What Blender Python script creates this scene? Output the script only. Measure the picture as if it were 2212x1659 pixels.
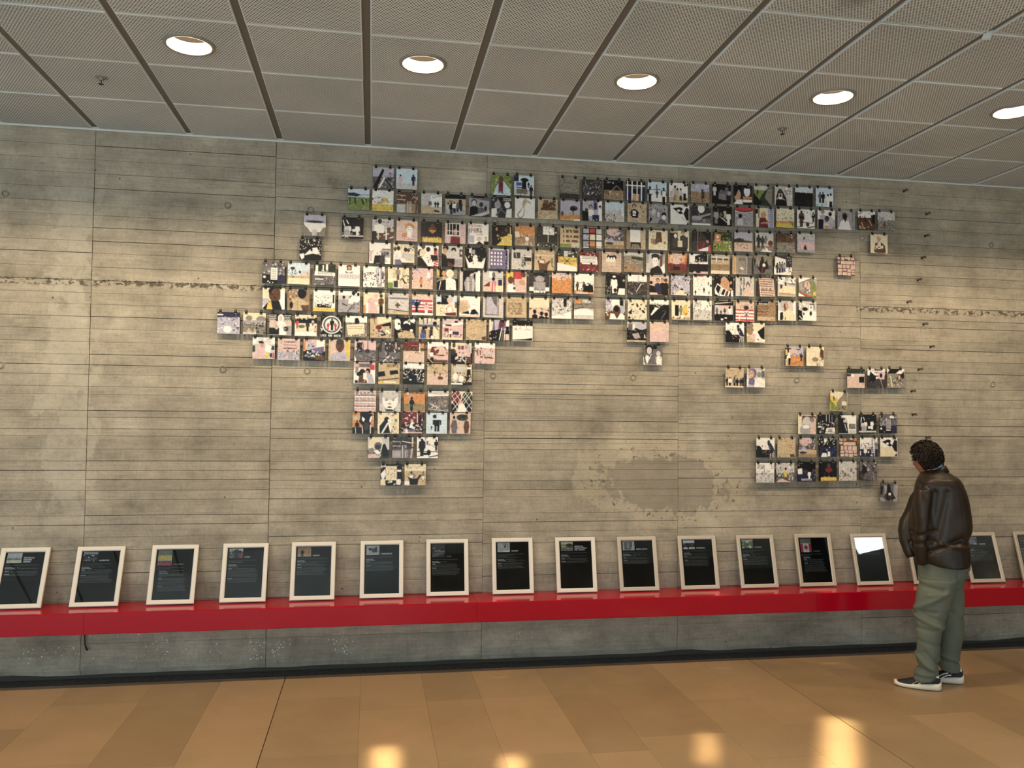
import bpy, bmesh, math, random
import numpy as np
from mathutils import Vector, Matrix, noise as mnoise

for _o in list(bpy.data.objects):
    bpy.data.objects.remove(_o, do_unlink=True)
S = bpy.context.scene
COL = S.collection
PI = math.pi
# ------------------------------------------------------------------ camera
F_PX, YAW, PITCH, ROLL, DIST, CAM_H = 1794.53, .1676, .03608, .01075, 6.12925, 1.83382
ZC = 3.787                      # ceiling height
cd = bpy.data.cameras.new('camera')
cam = bpy.data.objects.new('camera', cd)
COL.objects.link(cam)
fw = Vector((math.sin(YAW)*math.cos(PITCH), math.cos(YAW)*math.cos(PITCH), math.sin(PITCH)))
rt = Vector((math.cos(YAW), -math.sin(YAW), 0))
up = rt.cross(fw)
r2 = rt*math.cos(ROLL)+up*math.sin(ROLL)
u2 = -rt*math.sin(ROLL)+up*math.cos(ROLL)
cam.matrix_world = Matrix((( r2.x, u2.x, -fw.x, 0), (r2.y, u2.y, -fw.y, -DIST), (r2.z, u2.z, -fw.z, CAM_H), (0, 0, 0, 1)))
cd.sensor_width = 36.0
cd.lens = F_PX*36/2212
cd.clip_start = .05
cd.clip_end = 100
S.camera = cam
# ------------------------------------------------------------------ world, light, exposure
S.view_settings.view_transform = 'Standard'
S.view_settings.look = 'None'
S.view_settings.gamma = 1
S.view_settings.use_curve_mapping = False
S.view_settings.exposure = 0.47
w = bpy.data.worlds.new('world')
S.world = w
w.use_nodes = True
wn = w.node_tree.nodes['Background']
wn.inputs[0].default_value = (.70, .91, 1, 1)     # overcast daylight through the open sides of the hall
wn.inputs[1].default_value = .62

def light(name, kind, loc, power, color, rot=(0, 0, 0), **kw):
    d = bpy.data.lights.new(name, kind)
    d.energy = power
    d.color = color
    for k, v in kw.items():
        setattr(d, k, v)
    o = bpy.data.objects.new(name, d)
    o.location = loc
    o.rotation_euler = rot
    COL.objects.link(o)
    return o
WARM = (1, .765, .485)
# daylight from the glazed front of the hall, behind and left of the camera
light('window_light', 'AREA', (-3.6, -9.4, 1.35), 140, (.68, .90, 1), (math.radians(90), 0, math.radians(-16)), shape='RECTANGLE', size=10, size_y=2.2)
# sun on pale ground added outside to bounce light onto the ceiling
light('sun', 'SUN', (0, -14, 9), 5.5, (1, .97, .92), (math.radians(-32), 0, 0), angle=math.radians(1))
# skylight over the hall on the right
light('skylight', 'AREA', (8.75, -7.1, 3.70), 30, (.85, .95, 1), (0, 0, math.radians(38)), shape='RECTANGLE', size=.55, size_y=1.7)
# unseen fill spots added overhead so floor bounce brightens the ceiling
for hy in (-5.2, -8.25):
    for hx in (-5.4, -2.9, -.4, 2.1, 4.6, 7.1):
        light('bounce_fill', 'SPOT', (hx, hy, ZC-.03), 95, (.84, .95, 1), spot_size=math.radians(112), spot_blend=.5, shadow_soft_size=.1)
# narrow area lights added overhead to imitate bright streaks on floor and bench edge
for bx, by, bw, bl, be in ((.10, -1.78, .10, .62, 34), (.735, -1.95, .07, .55, 22), (1.86, -1.72, .055, .42, 10), (2.62, -1.78, .16, .85, 60), (-.95, -1.98, .2, .35, 12), (.93, -.27, .06, .03, 1.2), (2.55, -.27, .07, .03, 1.2), (3.42, -.27, .07, .03, 1.5)):
    light('streak_light', 'AREA', (bx, by, ZC-.02), be*.021, (1, .84, .58), (0, 0, -math.atan2(bx, by+DIST)), shape='RECTANGLE', size=bw, size_y=bl, spread=math.radians(3.2))

# ------------------------------------------------------------------ helpers
def srgb(r, g, b):
    f = lambda c: (c/255/12.92) if c/255 <= .04045 else ((c/255+.055)/1.055)**2.4
    return (f(r), f(g), f(b), 1)

def mat(name, color=(.5, .5, .5, 1), rough=.6, metal=0, spec=.5, coat=0):
    m = bpy.data.materials.new(name)
    m.use_nodes = True
    b = m.node_tree.nodes['Principled BSDF']
    b.inputs['Base Color'].default_value = color
    b.inputs['Roughness'].default_value = rough
    b.inputs['Metallic'].default_value = metal
    b.inputs['Specular IOR Level'].default_value = spec
    b.inputs['Coat Weight'].default_value = coat
    return m

class NT:
    def __init__(s, m):
        s.m = m; s.t = m.node_tree; s.n = s.t.nodes; s.b = s.n['Principled BSDF']
    def new(s, kind, **kw):
        x = s.n.new(kind)
        for k, v in kw.items():
            if hasattr(x, k) and k not in ('inputs',):
                setattr(x, k, v)
        return x
    def link(s, a, b): s.t.links.new(a, b)
    def math(s, op, a, b=None, c=None):
        x = s.n.new('ShaderNodeMath'); x.operation = op
        for i, v in enumerate((a, b, c)):
            if v is None: continue
            if isinstance(v, (int, float)): x.inputs[i].default_value = v
            else: s.link(v, x.inputs[i])
        return x.outputs[0]
    def noise(s, vec, scale, detail=4, rough=.5, stretch=None):
        if stretch:
            mp = s.n.new('ShaderNodeMapping'); mp.inputs['Scale'].default_value = stretch
            s.link(vec, mp.inputs[0]); vec = mp.outputs[0]
        x = s.n.new('ShaderNodeTexNoise')
        x.inputs['Scale'].default_value = scale; x.inputs['Detail'].default_value = detail
        x.inputs['Roughness'].default_value = rough
        s.link(vec, x.inputs['Vector'])
        return x.outputs['Fac']
    def ramp(s, fac, stops):
        x = s.n.new('ShaderNodeValToRGB')
        while len(x.color_ramp.elements) > len(stops): x.color_ramp.elements.remove(x.color_ramp.elements[-1])
        while len(x.color_ramp.elements) < len(stops): x.color_ramp.elements.new(1)
        for e, (p, c) in zip(x.color_ramp.elements, stops):
            e.position = p; e.color = c if len(c) == 4 else (*c, 1)
        s.link(fac, x.inputs[0])
        return x.outputs[0]
    def mix(s, fac, a, b, mode='MIX'):
        x = s.n.new('ShaderNodeMix'); x.data_type = 'RGBA'; x.blend_type = mode
        for sock, v in ((x.inputs[0], fac), (x.inputs[6], a), (x.inputs[7], b)):
            if isinstance(v, (int, float)): sock.default_value = v
            elif isinstance(v, tuple): sock.default_value = v
            else: s.link(v, sock)
        return x.outputs[2]
    def bump(s, h, strength=.3, dist=.01):
        x = s.n.new('ShaderNodeBump'); x.inputs['Strength'].default_value = strength; x.inputs['Distance'].default_value = dist
        s.link(h, x.inputs['Height']); s.link(x.outputs[0], s.b.inputs['Normal'])

def mesh_from(name, verts, faces, smooth=False):
    me = bpy.data.meshes.new(name)
    me.from_pydata([tuple(v) for v in verts], [], faces)
    if smooth:
        me.polygons.foreach_set('use_smooth', [True]*len(me.polygons))
    me.update()
    return me

def link(name, me, m=None, parent=None, loc=None, rot=None):
    o = bpy.data.objects.new(name, me)
    COL.objects.link(o)
    if m is not None and me is not None and len(me.materials) == 0:
        for q in (m if isinstance(m, (list, tuple)) else [m]):
            me.materials.append(q)
    if parent is not None: o.parent = parent
    if loc is not None: o.location = loc
    if rot is not None: o.rotation_euler = rot
    return o

def thing(name, label, cat, loc=(0, 0, 0), rot=(0, 0, 0), group=None):
    o = bpy.data.objects.new(name, None)
    o.empty_display_size = .05
    COL.objects.link(o)
    o.location = loc; o.rotation_euler = rot
    o['label'] = label; o['category'] = cat
    if group: o['group'] = group
    return o

def box_data(x0, x1, y0, y1, z0, z1, bev=0):
    """box; bev chamfers the four edges of the face at y0 (towards the camera)"""
    if not bev:
        v = [(x0, y0, z0), (x1, y0, z0), (x1, y1, z0), (x0, y1, z0), (x0, y0, z1), (x1, y0, z1), (x1, y1, z1), (x0, y1, z1)]
        f = [(0, 1, 5, 4), (1, 2, 6, 5), (2, 3, 7, 6), (3, 0, 4, 7), (4, 5, 6, 7), (3, 2, 1, 0)]
        return v, f
    b = bev
    v = [(x0+b, y0, z0+b), (x1-b, y0, z0+b), (x1-b, y0, z1-b), (x0+b, y0, z1-b),
         (x0, y0+b, z0), (x1, y0+b, z0), (x1, y0+b, z1), (x0, y0+b, z1),
         (x0, y1, z0), (x1, y1, z0), (x1, y1, z1), (x0, y1, z1)]
    f = [(0, 1, 2, 3), (0, 4, 5, 1), (1, 5, 6, 2), (2, 6, 7, 3), (3, 7, 4, 0),
         (4, 8, 9, 5), (5, 9, 10, 6), (6, 10, 11, 7), (7, 11, 8, 4), (8, 11, 10, 9)]
    return v, f

class MB:
    def __init__(s): s.v = []; s.f = []; s.mi = []
    def add(s, v, f, mi=0):
        o = len(s.v); s.v += [tuple(p) for p in v]; s.f += [tuple(i+o for i in q) for q in f]; s.mi += [mi]*len(f)
        return s
    def box(s, x0, x1, y0, y1, z0, z1, bev=0, mi=0): return s.add(*box_data(x0, x1, y0, y1, z0, z1, bev), mi=mi)
    def tube(s, path, r, n=8, caps=True, mi=0):
        path = [Vector(p) for p in path]
        rr = r if isinstance(r, (list, tuple)) else [r]*len(path)
        v = []; f = []
        for i, p in enumerate(path):
            t = (path[min(i+1, len(path)-1)]-path[max(i-1, 0)]).normalized()
            a = Vector((0, 0, 1)) if abs(t.z) < .9 else Vector((0, 1, 0))
            e1 = t.cross(a).normalized(); e2 = t.cross(e1).normalized()
            q = rr[i]; qa, qb = q if isinstance(q, tuple) else (q, q)
            for k in range(n):
                an = 2*PI*k/n
                v.append(p+e1*math.cos(an)*qa+e2*math.sin(an)*qb)
        for i in range(len(path)-1):
            for k in range(n):
                f.append((i*n+k, i*n+(k+1) % n, (i+1)*n+(k+1) % n, (i+1)*n+k))
        if caps:
            f.append(tuple(range(n))[::-1]); f.append(tuple((len(path)-1)*n+k for k in range(n)))
        return s.add(v, f, mi)
    def lathe(s, prof, n=16, mi=0, axis='z', at=(0, 0, 0)):
        v = []; f = []
        for r, h in prof:
            for k in range(n):
                an = 2*PI*k/n
                c, d = r*math.cos(an), r*math.sin(an)
                p = (c, d, h) if axis == 'z' else (c, h, d)
                v.append((p[0]+at[0], p[1]+at[1], p[2]+at[2]))
        for i in range(len(prof)-1):
            for k in range(n):
                f.append((i*n+k, i*n+(k+1) % n, (i+1)*n+(k+1) % n, (i+1)*n+k))
        return s.add(v, f, mi)
    def mesh(s, name, smooth=False, mats=None):
        me = mesh_from(name, s.v, s.f, smooth)
        if mats:
            for m in mats: me.materials.append(m)
            me.polygons.foreach_set('material_index', s.mi)
        bm = bmesh.new(); bm.from_mesh(me); bmesh.ops.recalc_face_normals(bm, faces=bm.faces); bm.to_mesh(me); bm.free()
        return me

rnd = random.Random(11)
# ------------------------------------------------------------------ materials
def concrete_material():
    m = mat('board_marked_concrete', rough=.88, spec=.25)
    n = NT(m)
    geo = n.new('ShaderNodeNewGeometry').outputs['Position']
    rand = n.new('ShaderNodeObjectInfo').outputs['Random']
    xyz = n.new('ShaderNodeSeparateXYZ'); n.link(geo, xyz.inputs[0])
    X, Z = xyz.outputs[0], xyz.outputs[2]
    off = n.new('ShaderNodeCombineXYZ'); n.link(n.math('MULTIPLY', rand, 37.0), off.inputs[0]); n.link(n.math('MULTIPLY', rand, 11.0), off.inputs[1])
    va = n.new('ShaderNodeVectorMath'); va.operation = 'ADD'; n.link(geo, va.inputs[0]); n.link(off.outputs[0], va.inputs[1])
    pv = va.outputs[0]
    grain = n.noise(pv, 1, 5, .65, (3.5, 1, 75))
    mott = n.noise(geo, 2.2, 6, .62, (1, 1, 1.6))
    fine = n.noise(geo, 55, 4, .7)
    base = n.ramp(mott, [(.25, srgb(124, 117, 105)), (.42, srgb(164, 156, 142)), (.58, srgb(180, 171, 156)), (.75, srgb(206, 197, 181))])
    tint = n.ramp(rand, [(0, (.90, .90, .895)), (.5, (.99, .99, .985)), (1, (1.07, 1.06, 1.04))])
    c = n.mix(1.0, base, tint, 'MULTIPLY')
    g = n.ramp(grain, [(.3, (.80, .79, .77)), (.55, (1, 1, 1)), (.8, (1.07, 1.07, 1.06))])
    c = n.mix(.8, c, g, 'MULTIPLY')
    g2 = n.ramp(fine, [(.35, (.86, .85, .84)), (.6, (1.04, 1.04, 1.04))])
    c = n.mix(.7, c, g2, 'MULTIPLY')
    mid = n.noise(geo, 9, 5, .72)
    c = n.mix(.85, c, n.ramp(mid, [(.30, (.78, .77, .75)), (.48, (.97, .97, .97)), (.70, (1.10, 1.10, 1.09))]), 'MULTIPLY')
    saw = n.noise(geo, 1, 2, .5, (95, 1, 7))
    c = n.mix(.5, c, n.ramp(saw, [(.34, (.88, .88, .87)), (.5, (1, 1, 1))]), 'MULTIPLY')
    drip = n.noise(geo, 1, 4, .6, (3.2, 1, .55))
    c = n.mix(.55, c, n.ramp(drip, [(.30, (.80, .79, .77)), (.45, (1, 1, 1)), (.70, (1.08, 1.08, 1.07))]), 'MULTIPLY')
    smear = n.noise(geo, 1, 3, .6, (1.6, 1, 30))
    c = n.mix(n.ramp(smear, [(.64, (0, 0, 0)), (.74, (.5, .5, .5))]), c, srgb(98, 91, 80))
    # knots and bug holes
    kn = n.noise(geo, 1, 2, .4, (9, 1, 24))
    c = n.mix(n.ramp(kn, [(.70, (0, 0, 0)), (.78, (.45, .45, .45))]), c, srgb(105, 98, 86))
    vo = n.new('ShaderNodeTexVoronoi'); vo.inputs['Scale'].default_value = 9; n.link(geo, vo.inputs['Vector'])
    pit = n.math('LESS_THAN', vo.outputs['Distance'], .055)
    pit = n.math('MULTIPLY', pit, n.math('GREATER_THAN', n.noise(geo, 3, 1), .52))
    c = n.mix(n.math('MULTIPLY', pit, .75), c, srgb(62, 56, 48))
    nx = n.noise(geo, 5, 5, .65)
    nx2 = n.noise(geo, 22, 4, .7)
    def band(coord, centre, half, soft, wob=.1):
        d = n.math('ABSOLUTE', n.math('SUBTRACT', n.math('ADD', coord, n.math('MULTIPLY', n.math('SUBTRACT', nx, .5), wob)), centre))
        r = n.new('ShaderNodeMapRange'); r.inputs[1].default_value = half; r.inputs[2].default_value = half+soft; r.inputs[3].default_value = 1; r.inputs[4].default_value = 0
        n.link(d, r.inputs[0]); return r.outputs[0]
    # pale plaster repair left of the vertical pour joint
    rep = n.math('MULTIPLY', n.math('MULTIPLY', band(X, -2.05, .10, .06, .75), band(Z, 2.25, 1.0, .4, .5)), n.ramp(nx2, [(.3, (.35, .35, .35)), (.55, (1, 1, 1))]))
    c = n.mix(n.math('MULTIPLY', rep, .42), c, srgb(205, 198, 182))
    # big irregular repair patch low on the wall, darker inside, crumbled pale rim
    dx = n.math('MULTIPLY', n.math('SUBTRACT', X, 2.22), 1.75)
    dz = n.math('MULTIPLY', n.math('SUBTRACT', n.math('ADD', Z, n.math('MULTIPLY', X, .10)), 1.53), 3.6)
    d2 = n.math('SQRT', n.math('ADD', n.math('MULTIPLY', dx, dx), n.math('MULTIPLY', dz, dz)))
    d2 = n.math('ADD', d2, n.math('MULTIPLY', n.math('SUBTRACT', nx, .5), 1.7))
    ins = n.ramp(d2, [(.78, (1, 1, 1)), (.83, (0, 0, 0))])
    rim = n.ramp(n.math('MULTIPLY', d2, .7), [(.56, (0, 0, 0)), (.6, (1, 1, 1)), (.82, (1, 1, 1)), (.9, (0, 0, 0))])
    c = n.mix(n.math('MULTIPLY', rim, .38), c, srgb(196, 184, 160))
    c = n.mix(n.math('MULTIPLY', ins, .5), c, srgb(138, 131, 118))
    crumb = n.math('MULTIPLY', n.math('GREATER_THAN', nx2, .6), n.ramp(n.math('MULTIPLY', d2, .7), [(.5, (0, 0, 0)), (.58, (1, 1, 1)), (.72, (1, 1, 1)), (.8, (0, 0, 0))]))
    c = n.mix(n.math('MULTIPLY', crumb, .7), c, srgb(88, 80, 68))
    # honeycombed pour line
    pour = n.math('MULTIPLY', n.math('MULTIPLY', band(Z, 2.712, .012, .02, .05), n.math('GREATER_THAN', n.noise(geo, 1, 4, .7, (22, 1, 30)), .52)), n.math('GREATER_THAN', n.math('ABSOLUTE', n.math('SUBTRACT', X, 1.6)), 2.25))
    c = n.mix(n.math('MULTIPLY', pour, .8), c, srgb(66, 58, 48))
    n.link(c, n.b.inputs['Base Color'])
    h = n.math('ADD', n.math('MULTIPLY', grain, .5), n.math('MULTIPLY', fine, .35))
    h = n.math('SUBTRACT', h, n.math('MULTIPLY', n.math('ADD', pit, n.math('ADD', crumb, pour)), .8))
    n.bump(h, .55, .004)
    return m
M_CONC = concrete_material()
M_DARKC = mat('shadow_gap_concrete', srgb(70, 66, 58), .95)

def dark_stone():
    m = mat('dark_floor_stone', srgb(62, 64, 64), .75, spec=.3)
    n = NT(m); geo = n.new('ShaderNodeNewGeometry').outputs['Position']
    n.link(n.ramp(n.noise(geo, 30, 4), [(.3, srgb(66, 68, 68)), (.7, srgb(92, 94, 92))]), n.b.inputs['Base Color'])
    return m
M_DSTONE = dark_stone()

def floor_material():
    m = mat('polished_tan_stone', rough=.2, spec=.45)
    n = NT(m)
    geo = n.new('ShaderNodeNewGeometry').outputs['Position']
    rand = n.new('ShaderNodeObjectInfo').outputs['Random']
    big = n.noise(geo, 1.6, 4, .6)
    fine = n.noise(geo, 160, 3, .8)
    base = n.ramp(n.math('ADD', n.math('MULTIPLY', big, .75), n.math('MULTIPLY', rand, .25)), [(.3, srgb(150, 124, 92)), (.55, srgb(163, 136, 101)), (.75, srgb(174, 141, 109))])
    sp = n.ramp(fine, [(.32, (.72, .68, .62)), (.5, (1, 1, 1)), (.7, (1.12, 1.1, 1.06))])
    c = n.mix(.7, base, sp, 'MULTIPLY')
    tint = n.ramp(rand, [(0, (.94, .94, .94)), (.35, (.98, .98, .98)), (1, (1.03, 1.025, 1.02))])
    c = n.mix(1.0, c, tint, 'MULTIPLY')
    n.link(c, n.b.inputs['Base Color'])
    rg = n.math('ADD', n.math('MULTIPLY', n.noise(geo, 6, 3), .12), .28)
    n.link(rg, n.b.inputs['Roughness'])
    n.bump(n.noise(geo, 9, 2), .05, .01)
    return m
M_FLOOR = floor_material()
M_JOINT = mat('floor_joint_grout', srgb(96, 62, 34), .85)

def panel_material():
    m = mat('perforated_grey_metal', rough=.5, spec=.4)
    n = NT(m)
    oc = n.new('ShaderNodeTexCoord').outputs['Object']
    geo = n.new('ShaderNodeNewGeometry')
    xyz = n.new('ShaderNodeSeparateXYZ'); n.link(oc, xyz.inputs[0])
    px, py = .0165, .0135
    v = n.math('DIVIDE', xyz.outputs[1], py)
    row = n.math('FLOOR', v)
    sh = n.math('MULTIPLY', n.math('MODULO', n.math('ABSOLUTE', row), 2.0), .5)
    u = n.math('ADD', n.math('DIVIDE', xyz.outputs[0], px), sh)
    fu = n.math('SUBTRACT', n.math('FRACT', u), .5)
    fv = n.math('SUBTRACT', n.math('FRACT', v), .5)
    d = n.math('SQRT', n.math('ADD', n.math('MULTIPLY', fu, fu), n.math('MULTIPLY', n.math('MULTIPLY', fv, fv), .8)))
    r = n.new('ShaderNodeMapRange'); r.inputs[1].default_value = .24; r.inputs[2].default_value = .38; r.inputs[3].default_value = 1; r.inputs[4].default_value = 0
    n.link(d, r.inputs[0])
    nz = n.new('ShaderNodeSeparateXYZ'); n.link(geo.outputs['True Normal'], nz.inputs[0])
    under = n.math('LESS_THAN', nz.outputs[2], -.7)
    # plain rim round the perforated field
    ex = n.math('LESS_THAN', n.math('ABSOLUTE', xyz.outputs[0]), .283)
    ey = n.math('LESS_THAN', n.math('ABSOLUTE', xyz.outputs[1]), .29)
    hole = n.math('MULTIPLY', n.math('MULTIPLY', r.outputs[0], under), n.math('MULTIPLY', ex, ey))
    cloud = n.noise(geo.outputs['Position'], 1.8, 3, .55)
    base = n.ramp(cloud, [(.3, srgb(206, 218, 225)), (.6, srgb(223, 233, 239)), (.8, srgb(214, 223, 227))])
    rd = n.new('ShaderNodeObjectInfo').outputs['Random']
    base = n.mix(1.0, base, n.ramp(rd, [(0, (.93, .93, .93)), (1, (1.04, 1.04, 1.04))]), 'MULTIPLY')
    # water stain
    P = n.new('ShaderNodeSeparateXYZ'); n.link(geo.outputs['Position'], P.inputs[0])
    sx = n.math('SUBTRACT', P.outputs[0], 2.2); sy = n.math('MULTIPLY', n.math('ADD', P.outputs[1], 2.66), .8)
    sd = n.math('ADD', n.math('SQRT', n.math('ADD', n.math('MULTIPLY', sx, sx), n.math('MULTIPLY', sy, sy))), n.math('MULTIPLY', n.noise(geo.outputs['Position'], 14, 3), .08))
    base = n.mix(n.ramp(sd, [(.07, (.5, .5, .5)), (.16, (0, 0, 0))]), base, srgb(108, 92, 70))
    c = n.mix(hole, base, srgb(96, 94, 90))
    n.link(c, n.b.inputs['Base Color'])
    n.bump(n.math('MULTIPLY', hole, -1.0), .5, .002)
    return m
M_PANEL = panel_material()
M_CHANNEL = mat('dark_ceiling_channel', srgb(112, 110, 105), .7)
M_VOID = mat('ceiling_void', srgb(40, 38, 36), .95)
M_TRIM = mat('white_ceiling_angle', srgb(215, 220, 218), .45)
M_RED = mat('glossy_red_lacquer', srgb(168, 4, 32), .15, spec=.38, coat=.05)
M_RED.node_tree.nodes['Principled BSDF'].inputs['Coat Roughness'].default_value = .08
M_BLACK = mat('black_plastic', srgb(24, 23, 22), .5)
M_FRAME = mat('white_frame_wood', srgb(232, 224, 212), .42)
M_FRAME2 = mat('silvery_frame_metal', srgb(208, 196, 178), .38, metal=.25)
M_CARD = mat('black_panel_card', srgb(22, 22, 21), .8, spec=.08)
M_INK = mat('grey_small_print', srgb(118, 118, 116), .6)
M_INKW = mat('white_print', srgb(235, 235, 232), .6)
M_CLIP = mat('dark_clip_steel', srgb(46, 42, 38), .35, metal=.7)
M_CLIPL = mat('clip_lever_steel', srgb(190, 182, 168), .3, metal=.8)
M_WIRE = mat('thin_steel_wire', srgb(120, 112, 100), .4, metal=.8)
M_BOARD = mat('black_foam_board', srgb(30, 27, 24), .8)
M_BOLT = mat('aged_steel', srgb(88, 74, 58), .4, metal=.7)
M_RIM = mat('grey_lamp_ring', srgb(150, 148, 146), .4, metal=.3)
M_REFL = mat('lamp_reflector', (.009, .0108, .013, 1), .45, spec=.02)
M_LAMPTOP = mat('lamp_can_top', (.0014, .0013, .0012, 1), .6, spec=.0)
M_WHITE = mat('white_speck_paint', srgb(225, 228, 228), .6)

def glass_material():
    m = bpy.data.materials.new('frame_glass'); m.use_nodes = True
    t = m.node_tree; t.nodes.clear()
    o = t.nodes.new('ShaderNodeOutputMaterial'); a = t.nodes.new('ShaderNodeBsdfTransparent'); g = t.nodes.new('ShaderNodeBsdfGlossy')
    g.inputs['Roughness'].default_value = .015
    fr = t.nodes.new('ShaderNodeFresnel'); fr.inputs[0].default_value = 1.5
    mx = t.nodes.new('ShaderNodeMixShader')
    t.links.new(fr.outputs[0], mx.inputs[0]); t.links.new(a.outputs[0], mx.inputs[1]); t.links.new(g.outputs[0], mx.inputs[2]); t.links.new(mx.outputs[0], o.inputs[0])
    return m
M_GLASS = glass_material()

def print_material():
    m = mat('photo_print_ink', rough=.35, spec=.35)
    n = NT(m)
    a = n.new('ShaderNodeVertexColor'); a.layer_name = 'ink'
    n.link(a.outputs[0], n.b.inputs['Base Color'])
    return m
M_PRINT = print_material()

# ------------------------------------------------------------------ tiny raster for the photo prints
PALS = dict(k=(22, 20, 24), d=(58, 54, 56), g=(108, 103, 106), l=(170, 164, 170), w=(248, 243, 238), c=(238, 224, 192), s=(204, 180, 144),
    t=(160, 132, 102), o=(214, 144, 82), b=(98, 66, 46), r=(206, 56, 66), p=(224, 188, 188), u=(118, 106, 150), y=(228, 198, 84), B=(66, 92, 160),
    S=(208, 226, 240), G=(128, 146, 72), D=(48, 58, 42), m=(120, 42, 48), f=(206, 158, 122), n=(40, 42, 74), v=(188, 184, 202), a=(142, 134, 120),
    e=(208, 203, 200), h=(224, 194, 178))
def lin(c): return [(x/255/12.92) if x/255 <= .04045 else ((x/255+.055)/1.055)**2.4 for x in c]
PAL = {k: np.array(lin(v)) for k, v in PALS.items()}
FONT = {}
for ch, bits in {'A': '757755', 'B': '656356', 'C': '744447', 'D': '655556', 'E': '746447', 'F': '746444', 'G': '744557', 'H': '557555', 'I': '722227', 'J': '311157', 'K': '556655',
        'L': '444447', 'M': '577555', 'N': '577755', 'O': '755557', 'P': '757444', 'Q': '755571', 'R': '757655', 'S': '747117', 'T': '722222', 'U': '555557', 'V': '555552',
        'W': '555775', 'X': '552255', 'Y': '552222', 'Z': '711247', '6': '747557', '7': '711122', '1': '262227', '8': '757557'}.items():
    FONT[ch] = bits
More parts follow.
